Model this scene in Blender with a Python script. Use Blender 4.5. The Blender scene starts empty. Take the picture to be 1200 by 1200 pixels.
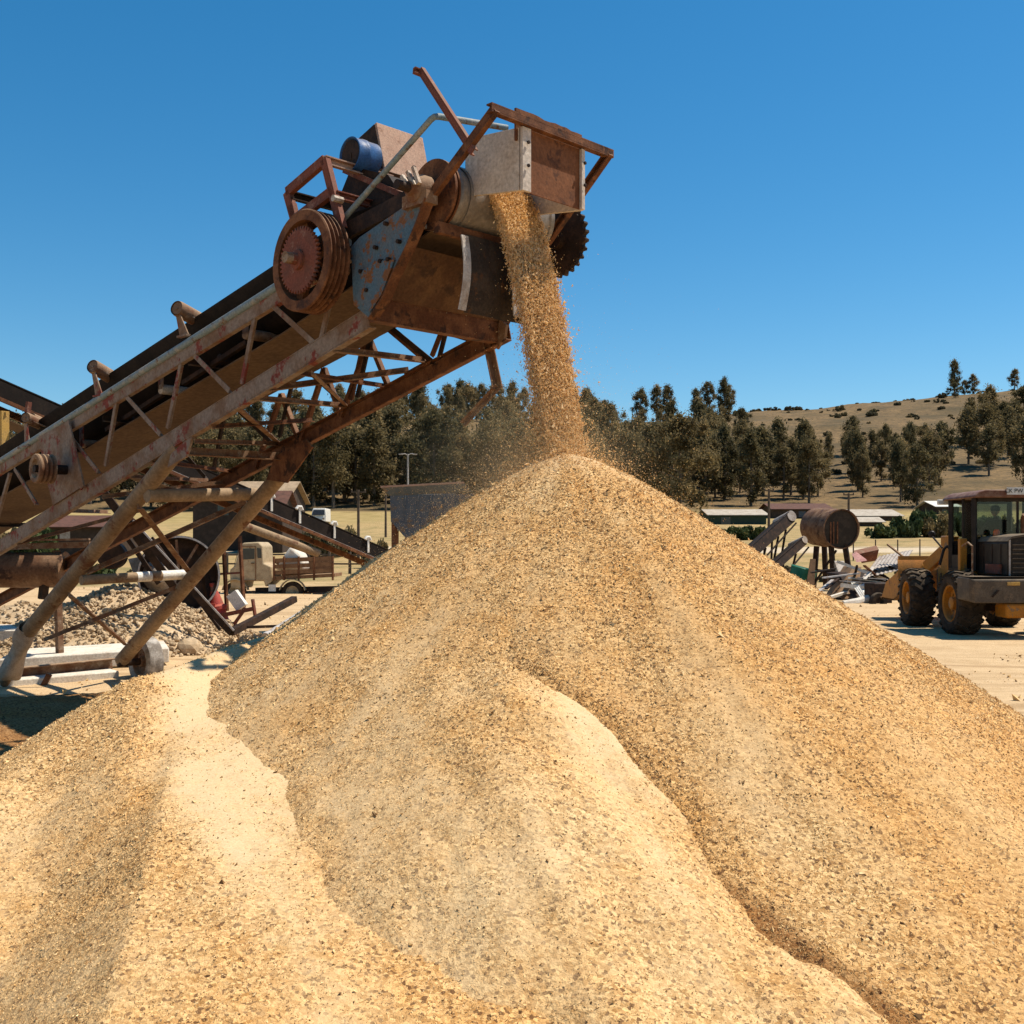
import bpy, bmesh, math, random
import numpy as np
from mathutils import Vector, Matrix
random.seed(7); rng = np.random.default_rng(7)
scene = bpy.context.scene
COL = scene.collection
F = 1300.0; CZ = 1.9; HZ = 640.0          # focal length (px of a 1200 px frame), eye height, horizon row
R = math.radians

# ------------------------------------------------------------------ helpers
def at(px, py, Y):                         # the world point seen at a pixel, Y metres away
    return Vector(((px-600)/F*Y, Y, CZ-(py-HZ)/F*Y))
U = Vector((math.sqrt(.5), -math.sqrt(.5), 0)); A = Vector((math.sqrt(.5), math.sqrt(.5), 0))
P0 = Vector((-.91, 9.1, 0))
def N(px, py, w=0.0):                      # point of the vertical plane w metres behind the near truss
    k = A.dot(P0)+w
    d = ((px-600)/F, 1.0, -(py-HZ)/F)
    Y = k/(A.x*d[0]+A.y*d[1])
    return Vector((d[0]*Y, Y, CZ+d[2]*Y))

def setp(o, label=None, cat=None, group=None, kind=None):
    if label: o['label'] = label
    if cat: o['category'] = cat
    if group: o['group'] = group
    if kind: o['kind'] = kind
    return o
def empty(name, loc, label=None, cat=None, group=None):
    o = bpy.data.objects.new(name, None); COL.objects.link(o)
    o.location = loc; o.empty_display_size = .3
    return setp(o, label, cat, group)
def worldloc(o):
    v = Vector((0, 0, 0))
    while o is not None:
        v = v+Vector(o.location); o = o.parent
    return v
def copy_tree(o, parent=None):
    c = o.copy(); COL.objects.link(c)
    if parent: c.parent = parent
    for ch in list(o.children): copy_tree(ch, c)
    return c

class MB:
    def __init__(s): s.v = []; s.f = []; s.m = []; s.mi = 0
    def add(s, vs, fs):
        b = len(s.v); s.v += [tuple(v) for v in vs]
        for f in fs: s.f.append(tuple(i+b for i in f)); s.m.append(s.mi)
        return s
    def bar(s, p, q, w=.06, h=None, up=(0, 0, 1)):
        p = Vector(p); q = Vector(q); h = h or w
        d = (q-p).normalized(); up = Vector(up)
        if abs(d.dot(up)) > .97: up = Vector((0.6, .8, 0))
        x = d.cross(up).normalized(); y = x.cross(d).normalized()
        vs = []
        for c in (p, q):
            for a, b in ((-1, -1), (1, -1), (1, 1), (-1, 1)): vs.append(c+x*a*w/2+y*b*h/2)
        return s.add(vs, [(3, 2, 1, 0), (4, 5, 6, 7), (0, 1, 5, 4), (1, 2, 6, 5), (2, 3, 7, 6), (3, 0, 4, 7)])
    def angle(s, p, q, w=.07, t=.01, up=(0, 0, 1), flip=1):      # an L-section bar: two thin flanges
        p = Vector(p); q = Vector(q); d = (q-p).normalized(); up = Vector(up)
        if abs(d.dot(up)) > .97: up = Vector((.6, .8, 0))
        x = d.cross(up).normalized()*flip; y = x.cross(d).normalized()*flip
        s.bar(p+y*(t-w)/2+x*t*.02, q+y*(t-w)/2+x*t*.02, w, t, y)
        s.bar(p-x*(w-t)/2+y*.004+y*t*.25, q-x*(w-t)/2+y*.004+y*t*.25, t, w-t*.5-.004, y)
        return s
    def channel(s, p, q, h=.16, b=.06, t=.012, side=(0, 0, 0)):  # a C-section: web towards -side, two flanges
        p = Vector(p); q = Vector(q); d = (q-p).normalized(); sd = Vector(side)
        sd = (sd-d*sd.dot(d)).normalized(); y = sd.cross(d).normalized()
        s.bar(p, q, t, h-2*t-.004, y)
        for k in (-1, 1):
            o = y*k*(h-t)/2+sd*(b/2-t/2)
            s.bar(p+o, q+o, b, t, y)
        return s
    def sweep(s, pts, r, n=10, caps=True):
        pts = [Vector(p) for p in pts]; k = len(pts)
        rs = r if isinstance(r, (list, tuple)) else [r]*k
        t0 = (pts[1]-pts[0]).normalized()
        x = t0.cross(Vector((0, 0, 1)))
        if x.length < .1: x = t0.cross(Vector((1, 0, 0)))
        x.normalize(); vs = []
        for i, p in enumerate(pts):
            if i == 0: t = t0
            elif i == k-1: t = (pts[-1]-pts[-2]).normalized()
            else: t = ((pts[i]-pts[i-1]).normalized()+(pts[i+1]-pts[i]).normalized()).normalized()
            x = (x-t*x.dot(t)).normalized(); y = t.cross(x)
            for j in range(n):
                a = 2*math.pi*j/n; vs.append(p+(x*math.cos(a)+y*math.sin(a))*rs[i])
        fs = []
        for i in range(k-1):
            for j in range(n):
                j2 = (j+1) % n; fs.append((i*n+j, i*n+j2, (i+1)*n+j2, (i+1)*n+j))
        if caps: fs.append(tuple(range(n-1, -1, -1))); fs.append(tuple((k-1)*n+j for j in range(n)))
        return s.add(vs, fs)
    def tube(s, p, q, r, r2=None, n=12): return s.sweep([p, q], [r, r if r2 is None else r2], n)
    def lathe(s, c, axis, prof, n=32, close=False):              # prof: (radius, height along the axis)
        c = Vector(c); ax = Vector(axis).normalized()
        x = ax.cross(Vector((0, 0, 1)))
        if x.length < .1: x = ax.cross(Vector((1, 0, 0)))
        x.normalize(); y = ax.cross(x); vs = []
        for r, h in prof:
            for j in range(n):
                a = 2*math.pi*j/n; vs.append(c+ax*h+(x*math.cos(a)+y*math.sin(a))*max(r, 1e-4))
        k = len(prof); fs = []
        for i in range(k if close else k-1):
            for j in range(n):
                j2 = (j+1) % n; i2 = (i+1) % k
                fs.append((i*n+j, i*n+j2, i2*n+j2, i2*n+j))
        return s.add(vs, fs)
    def poly(s, pts, th):                                        # a plate: polygon with thickness vector
        th = Vector(th); pts = [Vector(p) for p in pts]; n = len(pts)
        vs = pts+[p+th for p in pts]
        fs = [tuple(range(n-1, -1, -1)), tuple(range(n, 2*n))]+[(i, (i+1) % n, n+(i+1) % n, n+i) for i in range(n)]
        return s.add(vs, fs)
    def box(s, c, size, rot=None):
        c = Vector(c); M = rot or Matrix.Identity(3); vs = []
        for z in (-1, 1):
            for x, y in ((-1, -1), (1, -1), (1, 1), (-1, 1)):
                vs.append(c+M@Vector((x*size[0]/2, y*size[1]/2, z*size[2]/2)))
        return s.add(vs, [(3, 2, 1, 0), (4, 5, 6, 7), (0, 1, 5, 4), (1, 2, 6, 5), (2, 3, 7, 6), (3, 0, 4, 7)])
    def blob(s, c, rad, sub=2, jit=.15):
        bm = bmesh.new(); bmesh.ops.create_icosphere(bm, subdivisions=sub, radius=1)
        vs = []
        for v in bm.verts:
            k = 1+random.uniform(-jit, jit); vs.append(Vector(c)+Vector((v.co.x*rad[0]*k, v.co.y*rad[1]*k, v.co.z*rad[2]*k)))
        fs = [tuple(x.index for x in f.verts) for f in bm.faces]; bm.free()
        return s.add(vs, fs)
    def build(s, name, mats, parent=None, bevel=0, label=None, cat=None, group=None, kind=None, recenter=True, smooth=35):
        if not isinstance(mats, (list, tuple)): mats = [mats]
        off = worldloc(parent) if parent else None
        vs = s.v
        if off is None:
            if recenter:
                a = np.array(vs); off = Vector(((a[:, 0].min()+a[:, 0].max())/2, (a[:, 1].min()+a[:, 1].max())/2, a[:, 2].min()))
            else: off = Vector((0, 0, 0))
        me = bpy.data.meshes.new(name)
        me.from_pydata([(v[0]-off.x, v[1]-off.y, v[2]-off.z) for v in vs], [], s.f)
        for m in mats: me.materials.append(m)
        if len(mats) > 1: me.polygons.foreach_set('material_index', s.m)
        bm = bmesh.new(); bm.from_mesh(me); bmesh.ops.recalc_face_normals(bm, faces=bm.faces[:]); bm.to_mesh(me); bm.free()
        if smooth:
            me.shade_smooth(); me.set_sharp_from_angle(angle=R(smooth))
        o = bpy.data.objects.new(name, me); COL.objects.link(o)
        if parent: o.parent = parent
        else: o.location = off
        if bevel:
            b = o.modifiers.new('bevel', 'BEVEL'); b.width = bevel; b.segments = 2; b.limit_method = 'ANGLE'; b.harden_normals = False
        return setp(o, label, cat, group, kind)

# ------------------------------------------------------------------ materials
def nt_new(name):
    m = bpy.data.materials.new(name); m.use_nodes = True
    nt = m.node_tree; nt.nodes.clear()
    out = nt.nodes.new('ShaderNodeOutputMaterial'); b = nt.nodes.new('ShaderNodeBsdfPrincipled')
    nt.links.new(b.outputs[0], out.inputs[0])
    return m, nt, b
def nd(nt, t, **kw):
    n = nt.nodes.new(t)
    for k, v in kw.items():
        if k in n.inputs: n.inputs[k].default_value = v
        else: setattr(n, k, v)
    return n
def rgba(c): return (c[0], c[1], c[2], 1)
def noise(nt, co, scale, detail=4, rough=.55):
    n = nd(nt, 'ShaderNodeTexNoise', Scale=scale, Detail=detail, Roughness=rough)
    nt.links.new(co, n.inputs['Vector']); return n
def ramp(nt, src, a, b):
    n = nd(nt, 'ShaderNodeMapRange'); n.inputs['From Min'].default_value = a; n.inputs['From Max'].default_value = b
    n.clamp = True; nt.links.new(src, n.inputs['Value']); return n.outputs[0]
def mixc(nt, fac, a, b, mode='MIX'):
    n = nt.nodes.new('ShaderNodeMix'); n.data_type = 'RGBA'; n.blend_type = mode
    if isinstance(fac, (int, float)): n.inputs[0].default_value = fac
    else: nt.links.new(fac, n.inputs[0])
    for i, c in ((6, a), (7, b)):
        if isinstance(c, tuple): n.inputs[i].default_value = rgba(c)
        else: nt.links.new(c, n.inputs[i])
    return n.outputs[2]
def bump(nt, b, h, strength=.3, dist=.02):
    n = nd(nt, 'ShaderNodeBump', Strength=strength, Distance=dist)
    nt.links.new(h, n.inputs['Height']); nt.links.new(n.outputs[0], b.inputs['Normal'])
def worn(name, c1, c2, c3=None, scale=5, lo=.45, hi=.6, rough=.75, metal=0, fine=.35, bs=.25, dust=0.0, c3lo=.56, c3hi=.62):
    """weathered surface: paint c1, wear c2 in patches, optional spots c3, dust that lies on upward faces"""
    m, nt, b = nt_new(name)
    co = nd(nt, 'ShaderNodeTexCoord').outputs['Object']
    n1 = noise(nt, co, scale, 6, .62); n2 = noise(nt, co, scale*9, 3, .6)
    col = mixc(nt, ramp(nt, n1.outputs[0], lo, hi), c1, c2)
    if c3:
        n3 = noise(nt, co, scale*.9, 5, .7)
        mp = nd(nt, 'ShaderNodeMapping'); mp.inputs['Location'].default_value = (7.3, 2.1, 5.5)
        nt.links.new(co, mp.inputs[0]); nt.links.new(mp.outputs[0], n3.inputs['Vector'])
        col = mixc(nt, ramp(nt, n3.outputs[0], c3lo, c3hi), col, c3)
    d = ramp(nt, n2.outputs[0], .25, .75)
    g = nd(nt, 'ShaderNodeMapRange'); nt.links.new(d, g.inputs[0]); g.inputs['To Min'].default_value = 1-fine; g.inputs['To Max'].default_value = 1+fine*.5
    cm = nt.nodes.new('ShaderNodeCombineColor')
    for i in range(3): nt.links.new(g.outputs[0], cm.inputs[i])
    col = mixc(nt, 1.0, col, cm.outputs[0], 'MULTIPLY')
    if dust:
        ge = nd(nt, 'ShaderNodeNewGeometry'); sx = nd(nt, 'ShaderNodeSeparateXYZ'); nt.links.new(ge.outputs['Normal'], sx.inputs[0])
        k = nd(nt, 'ShaderNodeMath', operation='MULTIPLY'); nt.links.new(ramp(nt, sx.outputs[2], .25, .95), k.inputs[0])
        nt.links.new(ramp(nt, n1.outputs[0], .25, .25+.6/max(dust, .1)), k.inputs[1])
        col = mixc(nt, k.outputs[0], col, (.5, .37, .22))
    nt.links.new(col, b.inputs['Base Color'])
    b.inputs['Roughness'].default_value = rough; b.inputs['Metallic'].default_value = metal
    b.inputs['Specular IOR Level'].default_value = .5 if rough < .35 else .16
    if bs: bump(nt, b, n2.outputs[0], bs, .01)
    return m

RUST = worn('rust', (.115, .045, .02), (.2, .085, .038), (.055, .026, .016), 6, dust=.5)
RUSTL = worn('light_rust', (.22, .13, .075), (.16, .07, .035), (.3, .21, .14), 7, dust=.8)
CHORD = worn('worn_primer', (.25, .185, .14), (.19, .11, .065), (.2, .045, .03), 3.2, dust=.7, c3lo=.55, c3hi=.6)
LEGM = worn('dusty_tube_steel', (.27, .185, .11), (.2, .13, .075), (.14, .065, .035), 3, dust=.8)
RAIL = worn('pale_blue_pipe', (.2, .25, .26), (.3, .29, .26), (.16, .09, .05), 5, .5, .6, .6, dust=.4)
BLUEP = worn('blue_paint_over_rust', (.085, .145, .19), (.12, .135, .145), (.2, .085, .035), 6.5, .42, .6, .65, c3lo=.53, c3hi=.57, dust=.3)
BELT = worn('black_rubber_belt', (.013, .009, .007), (.022, .015, .011), None, 3, rough=.85, bs=.1)
BELTU = worn('dusty_belt_underside', (.135, .085, .05), (.095, .058, .036), None, 2.2, .35, .65, .9, bs=.1)
REDR = worn('red_oxide_steel', (.2, .065, .04), (.15, .06, .04), (.26, .13, .09), 6, dust=.5)
PINKP = worn('faded_pink_paint', (.44, .27, .185), (.37, .21, .14), (.24, .12, .07), 7, .45, .7, .75, c3lo=.6, c3hi=.7)
DARKM = worn('dark_oily_steel', (.026, .016, .011), (.055, .03, .018), None, 6, rough=.7)
MOTOR = worn('blue_motor_paint', (.035, .1, .24), (.04, .08, .16), (.13, .07, .04), 7, .45, .65, .45, dust=.5, c3lo=.6, c3hi=.66)
WOODW = worn('weathered_white_board', (.58, .5, .42), (.48, .39, .31), (.3, .2, .13), 4, .4, .7, .8, c3lo=.6, c3hi=.75)
RUSTP = worn('brown_rusty_sheet', (.2, .08, .034), (.155, .06, .026), (.1, .042, .022), 4, .4, .65, .8)
DRUMM = worn('worn_grey_lagging', (.3, .27, .24), (.22, .19, .16), None, 3, .4, .6, .45, .3)
CHUTE = worn('chute_plate_brown', (.1, .05, .027), (.15, .08, .04), (.065, .035, .022), 4, dust=.3)
FLAP = worn('dark_rubber_flap', (.045, .035, .028), (.075, .055, .04), (.12, .06, .03), 6, rough=.8)
PALE = worn('pale_bare_steel', (.5, .46, .42), (.36, .3, .25), None, 7, rough=.5)
CONC = worn('pale_concrete', (.66, .6, .5), (.58, .5, .4), None, 4, rough=.9)
CLOTH = worn('dusty_rag', (.42, .33, .25), (.33, .25, .18), None, 9, rough=.95)
TYRE = worn('dusty_tyre', (.03, .022, .016), (.06, .042, .028), None, 5, rough=.9, dust=.25)
TYREP = worn('sand_caked_tyre', (.2, .17, .14), (.42, .38, .33), None, 5, rough=.95)
YEL = worn('yellow_orange_machine_paint', (.4, .16, .018), (.33, .13, .02), (.2, .12, .06), 5, .45, .65, .5, dust=.35, c3lo=.6)
YELD = worn('dusty_yellow_bucket_paint', (.46, .2, .045), (.36, .17, .045), (.2, .1, .05), 4, .4, .65, .6, dust=.3)
BLK = worn('black_machine_paint', (.022, .016, .012), (.04, .029, .021), None, 4, rough=.5, bs=.05)
GREYM = worn('grey_counterweight_paint', (.085, .064, .045), (.115, .088, .062), (.14, .1, .065), 4, rough=.6, dust=.35)
CABR = worn('brown_cab_roof', (.15, .06, .035), (.22, .12, .075), None, 5, rough=.5, dust=.3)
LEVERB = worn('light_bare_bolt', (.5, .42, .33), (.3, .2, .13), None, 9, rough=.5)
YPOST = worn('yellow_ochre_post', (.5, .3, .08), (.4, .25, .09), None, 5)
CREAM = worn('cream_truck_paint', (.46, .35, .21), (.36, .26, .15), (.2, .11, .06), 4, rough=.55, c3lo=.62, c3hi=.68, dust=.4)
PLANK = worn('brown_truck_planks', (.24, .13, .065), (.17, .09, .045), None, 5, rough=.85, dust=.5)
HOPM = worn('grey_blue_sheet_steel', (.075, .095, .12), (.12, .125, .13), (.17, .12, .08), 5, .4, .62, .6, dust=.4)
ROOFR = worn('brown_roof_sheet', (.13, .06, .04), (.09, .045, .03), None, 2)
ROOFT = worn('tan_roof_sheet', (.36, .26, .16), (.28, .2, .12), None, 1)
ROOFW = worn('pale_roof_sheet', (.44, .38, .3), (.36, .3, .23), None, 1)
WALLD = worn('dark_timber_wall', (.05, .035, .025), (.075, .05, .035), None, 2)
WALLG = worn('dark_green_wall', (.03, .05, .035), (.04, .06, .04), None, 2)
TIN = worn('pale_tin_sheet', (.42, .36, .3), (.29, .23, .18), (.2, .11, .06), 3, rough=.5, c3lo=.62)
GREENP = worn('green_plastic', (.02, .13, .08), (.03, .17, .11), None, 3, rough=.5)
PINKC = worn('pink_sheet', (.5, .26, .22), (.42, .2, .17), None, 3)
REDM = worn('red_machine_paint', (.42, .06, .045), (.34, .06, .045), (.2, .1, .07), 5, rough=.5, dust=.3)
WOODP = worn('grey_post_wood', (.14, .1, .07), (.09, .065, .045), None, 4, rough=.9)
WHITEP = worn('white_paint', (.72, .69, .62), (.6, .56, .48), None, 4, rough=.5)
TANKM = worn('tank_rusty_brown', (.15, .075, .04), (.24, .14, .08), (.06, .03, .02), 3, rough=.7)
RED = worn('red_paint', (.5, .05, .03), (.4, .05, .03), None, 4, rough=.5)
SKIN = worn('skin', (.35, .2, .13), (.3, .17, .11), None, 8, rough=.6, bs=.05)
JACK = worn('dark_work_jacket', (.025, .025, .032), (.035, .033, .04), None, 12, rough=.9)
HAIRM = worn('dark_cap_cloth', (.02, .018, .017), (.03, .026, .024), None, 10, rough=.9)
TEXTM = worn('black_lettering', (.02, .02, .02), (.03, .03, .03), None, 5, rough=.5)
AMBER = worn('orange_lamp_plastic', (.7, .16, .02), (.6, .13, .02), None, 5, rough=.3)
ROCK = worn('broken_stone', (.52, .38, .23), (.4, .28, .16), (.6, .46, .3), 2.5, .4, .6, .9, dust=.5)

def glass():
    m = bpy.data.materials.new('tinted_cab_glass'); m.use_nodes = True; nt = m.node_tree; nt.nodes.clear()
    out = nt.nodes.new('ShaderNodeOutputMaterial'); mx = nt.nodes.new('ShaderNodeMixShader')
    tr = nt.nodes.new('ShaderNodeBsdfTransparent'); tr.inputs[0].default_value = (.66, .72, .66, 1)
    gl = nt.nodes.new('ShaderNodeBsdfGlossy'); gl.inputs['Roughness'].default_value = .05
    fr = nd(nt, 'ShaderNodeFresnel', IOR=1.45)
    nt.links.new(fr.outputs[0], mx.inputs[0]); nt.links.new(tr.outputs[0], mx.inputs[1]); nt.links.new(gl.outputs[0], mx.inputs[2])
    nt.links.new(mx.outputs[0], out.inputs[0]); return m
GLASS = glass()
DKGL = worn('dark_window_glass', (.02, .02, .02), (.03, .03, .03), None, 4, rough=.1, bs=0)

def sand_mat():
    m, nt, b = nt_new('heaped_sand')
    ge = nd(nt, 'ShaderNodeNewGeometry'); co = ge.outputs['Position']
    at_ = nd(nt, 'ShaderNodeAttribute', attribute_name='coarse'); cf = at_.outputs['Fac']
    v = nd(nt, 'ShaderNodeTexVoronoi', Scale=68.0, Randomness=1.0); nt.links.new(co, v.inputs['Vector'])
    v2 = nd(nt, 'ShaderNodeTexVoronoi', Scale=150.0); nt.links.new(co, v2.inputs['Vector'])
    n1 = noise(nt, co, 1.7, 6, .6); n2 = noise(nt, co, 55, 3, .7); n3 = noise(nt, co, 9, 4, .6)
    sep = nd(nt, 'ShaderNodeSeparateColor'); nt.links.new(v.outputs['Color'], sep.inputs[0])
    sep2 = nd(nt, 'ShaderNodeSeparateColor'); nt.links.new(v2.outputs['Color'], sep2.inputs[0])
    grain = mixc(nt, ramp(nt, sep.outputs[0], .0, 1.), (.39, .225, .085), (.8, .57, .29))
    grain = mixc(nt, ramp(nt, sep.outputs[1], .89, .93), grain, (.17, .095, .045))
    fine = mixc(nt, ramp(nt, sep2.outputs[0], 0, 1), (.52, .365, .195), (.62, .455, .26))
    blot = ramp(nt, n3.outputs[0], .35, .7)
    cf2 = nd(nt, 'ShaderNodeMath', operation='MULTIPLY_ADD'); nt.links.new(n3.outputs[0], cf2.inputs[0]); cf2.inputs[1].default_value = .9
    sh = nd(nt, 'ShaderNodeMath', operation='SUBTRACT'); nt.links.new(cf, sh.inputs[0]); sh.inputs[1].default_value = .45
    nt.links.new(sh.outputs[0], cf2.inputs[2])
    k = ramp(nt, cf2.outputs[0], .05, .8)
    col = mixc(nt, k, fine, grain)
    warm = mixc(nt, ramp(nt, n1.outputs[0], .35, .7), col, mixc(nt, 1.0, col, (.95, .8, .6), 'MULTIPLY'))
    col = mixc(nt, k, col, warm)
    ti = nd(nt, 'ShaderNodeAttribute', attribute_name='tint')
    col = mixc(nt, ti.outputs['Fac'], col, mixc(nt, 1.0, col, (.9, .74, .54), 'MULTIPLY'))
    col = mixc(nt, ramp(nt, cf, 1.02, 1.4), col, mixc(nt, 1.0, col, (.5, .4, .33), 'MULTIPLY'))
    nt.links.new(col, b.inputs['Base Color']); b.inputs['Roughness'].default_value = .95
    b.inputs['Specular IOR Level'].default_value = .15
    hs = nd(nt, 'ShaderNodeMath', operation='MULTIPLY_ADD'); nt.links.new(sep.outputs[2], hs.inputs[0]); hs.inputs[1].default_value = .6
    nt.links.new(n2.outputs[0], hs.inputs[2])
    st = nd(nt, 'ShaderNodeMapRange'); nt.links.new(k, st.inputs[0]); st.inputs['To Min'].default_value = .16; st.inputs['To Max'].default_value = .95
    bp = nd(nt, 'ShaderNodeBump', Distance=.016); nt.links.new(hs.outputs[0], bp.inputs['Height']); nt.links.new(st.outputs[0], bp.inputs['Strength'])
    nt.links.new(bp.outputs[0], b.inputs['Normal'])
    return m
SAND = sand_mat()
def tone_mat(name, stops, rough=.95, trans=0, vary=False):
    m, nt, b = nt_new(name)
    a = nd(nt, 'ShaderNodeAttribute', attribute_name='tone')
    cr = nt.nodes.new('ShaderNodeValToRGB')
    el = cr.color_ramp.elements
    while len(el) < len(stops): el.new(.5)
    for e, (p, c) in zip(el, stops): e.position = p; e.color = rgba(c)
    nt.links.new(a.outputs['Fac'], cr.inputs[0])
    src = cr.outputs[0]
    if vary:
        oi = nt.nodes.new('ShaderNodeObjectInfo'); c2 = nt.nodes.new('ShaderNodeValToRGB')
        c2.color_ramp.elements[0].color = (.7, .72, .62, 1); c2.color_ramp.elements[1].color = (1.35, 1.2, 1.0, 1)
        nt.links.new(oi.outputs['Random'], c2.inputs[0]); src = mixc(nt, 1.0, cr.outputs[0], c2.outputs[0], 'MULTIPLY')
    nt.links.new(src, b.inputs['Base Color'])
    b.inputs['Roughness'].default_value = rough; b.inputs['Specular IOR Level'].default_value = .2
    if trans:
        t = nt.nodes.new('ShaderNodeBsdfTranslucent'); nt.links.new(src, t.inputs[0])
        mx = nt.nodes.new('ShaderNodeMixShader'); mx.inputs[0].default_value = trans
        out = [n for n in nt.nodes if n.type == 'OUTPUT_MATERIAL'][0]
        nt.links.new(b.outputs[0], mx.inputs[1]); nt.links.new(t.outputs[0], mx.inputs[2]); nt.links.new(mx.outputs[0], out.inputs[0])
    return m
CHIP = tone_mat('sand_grit', [(0, (.1, .05, .022)), (.15, (.27, .15, .06)), (.4, (.54, .33, .13)), (1, (.8, .57, .29))])
FALL = tone_mat('falling_sand_grains', [(0, (.45, .28, .12)), (.3, (.76, .54, .27)), (1, (.92, .74, .47))], trans=.5)
LEAF = tone_mat('eucalyptus_leaves', [(0, (.075, .062, .03)), (.5, (.15, .122, .062)), (1, (.26, .205, .11))], .8, .4, True)
LEAFG = tone_mat('green_shrub_leaves', [(0, (.022, .034, .012)), (.5, (.05, .07, .022)), (1, (.1, .12, .04))], .8, .15)
LEAFD = tone_mat('dry_shrub_leaves', [(0, (.05, .045, .024)), (.5, (.09, .078, .04)), (1, (.15, .12, .06))], .8, .15)
BARK = worn('eucalyptus_bark', (.2, .15, .105), (.11, .08, .055), None, 3, rough=.9)

def ground_mat():
    m, nt, b = nt_new('dry_ground')
    ge = nd(nt, 'ShaderNodeNewGeometry'); co = ge.outputs['Position']
    sx = nd(nt, 'ShaderNodeSeparateXYZ'); nt.links.new(co, sx.inputs[0])
    nb = noise(nt, co, .05, 5, .6); nm = noise(nt, co, .35, 5, .6); nf = noise(nt, co, 4, 5, .65); nff = noise(nt, co, 40, 3, .6)
    yy = nd(nt, 'ShaderNodeMath', operation='MULTIPLY_ADD'); nt.links.new(nm.outputs[0], yy.inputs[0]); yy.inputs[1].default_value = 14; nt.links.new(sx.outputs[1], yy.inputs[2])
    yb = nd(nt, 'ShaderNodeMath', operation='MULTIPLY_ADD'); nt.links.new(nb.outputs[0], yb.inputs[0]); yb.inputs[1].default_value = 50; nt.links.new(sx.outputs[1], yb.inputs[2])
    dirt = mixc(nt, ramp(nt, nf.outputs[0], .3, .7), (.5, .34, .18), (.6, .43, .245))
    dirt = mixc(nt, ramp(nt, nm.outputs[0], .55, .75), dirt, (.42, .275, .14))
    mpt = nd(nt, 'ShaderNodeMapping'); mpt.inputs['Scale'].default_value = (.12, 2.6, 1); mpt.inputs['Rotation'].default_value = (0, 0, .12); nt.links.new(co, mpt.inputs[0])
    nt_ = noise(nt, mpt.outputs[0], 1.0, 4, .6)
    dirt = mixc(nt, ramp(nt, nt_.outputs[0], .5, .62), dirt, (.41, .27, .14))
    dry = mixc(nt, ramp(nt, nf.outputs[0], .3, .7), (.31, .205, .085), (.42, .3, .14))
    dry = mixc(nt, ramp(nt, nm.outputs[0], .45, .7), dry, (.2, .165, .065))
    field = mixc(nt, ramp(nt, nm.outputs[0], .3, .7), (.24, .18, .065), (.38, .275, .12))
    hill = mixc(nt, ramp(nt, nm.outputs[0], .35, .68), (.21, .135, .06), (.13, .085, .04))
    n8 = noise(nt, co, .9, 5, .65); hill = mixc(nt, ramp(nt, nb.outputs[0], .44, .64), hill, (.088, .064, .03)); hill = mixc(nt, ramp(nt, n8.outputs[0], .5, .64), hill, (.07, .052, .026))
    hill = mixc(nt, ramp(nt, nf.outputs[0], .55, .75), hill, (.085, .062, .03))
    col = mixc(nt, ramp(nt, yy.outputs[0], 52, 60), dirt, dry)
    col = mixc(nt, ramp(nt, yy.outputs[0], 94, 98), col, (.5, .4, .27))
    col = mixc(nt, ramp(nt, yy.outputs[0], 103, 107), col, dry)
    col = mixc(nt, ramp(nt, yb.outputs[0], 172, 182), col, field)
    col = mixc(nt, ramp(nt, yb.outputs[0], 202, 214), col, hill)
    nt.links.new(col, b.inputs['Base Color']); b.inputs['Roughness'].default_value = .95; b.inputs['Specular IOR Level'].default_value = .15
    ad0 = nd(nt, 'ShaderNodeMath', operation='ADD'); nt.links.new(nf.outputs[0], ad0.inputs[0]); nt.links.new(nt_.outputs[0], ad0.inputs[1]); ad = nd(nt, 'ShaderNodeMath', operation='ADD'); nt.links.new(ad0.outputs[0], ad.inputs[0]); nt.links.new(nff.outputs[0], ad.inputs[1])
    bump(nt, b, ad.outputs[0], .6, .06)
    return m
GROUND = ground_mat()

# ------------------------------------------------------------------ numpy noise and sheets
def vnoise(x, y, seed=0):
    xi = np.floor(x).astype(np.int64); yi = np.floor(y).astype(np.int64)
    xf = x-xi; yf = y-yi; u = xf*xf*(3-2*xf); v = yf*yf*(3-2*yf)
    def h(a, b):
        n = (a*374761393+b*668265263+seed*1442695041) & 0x7fffffff
        n = ((n ^ (n >> 13))*1274126177) & 0x7fffffff
        return ((n ^ (n >> 16)) & 0xffff)/65535.0
    return (h(xi, yi)*(1-u)+h(xi+1, yi)*u)*(1-v)+(h(xi, yi+1)*(1-u)+h(xi+1, yi+1)*u)*v
def fbm(x, y, o=4, seed=0, g=.5):
    s = 0; a = 1; t = 0
    for i in range(o):
        s = s+a*(vnoise(x*2**i, y*2**i, seed+i*17)-.5); t += a; a *= g
    return s/t*2
def mesh_np(name, verts, quads, mat, attrs=None, smooth=True):
    me = bpy.data.meshes.new(name); k = quads.shape[1]
    me.vertices.add(len(verts)); me.vertices.foreach_set('co', np.ascontiguousarray(verts, dtype=np.float32).ravel())
    me.loops.add(quads.size); me.loops.foreach_set('vertex_index', np.ascontiguousarray(quads, dtype=np.int32).ravel())
    me.polygons.add(len(quads)); me.polygons.foreach_set('loop_start', np.arange(0, quads.size, k, dtype=np.int32))
    me.polygons.foreach_set('use_smooth', np.full(len(quads), smooth))
    me.update(calc_edges=True); me.materials.append(mat)
    for n, a in (attrs or {}).items():
        d = me.attributes.new(n, 'FLOAT', 'POINT'); d.data.foreach_set('value', np.ascontiguousarray(a, dtype=np.float32))
    return me
def grid_quads(nx, ny):
    i = np.arange((nx-1)*(ny-1)); r = i//(nx-1); c = i % (nx-1); a = r*nx+c
    return np.stack([a, a+1, a+nx+1, a+nx], 1)

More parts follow.
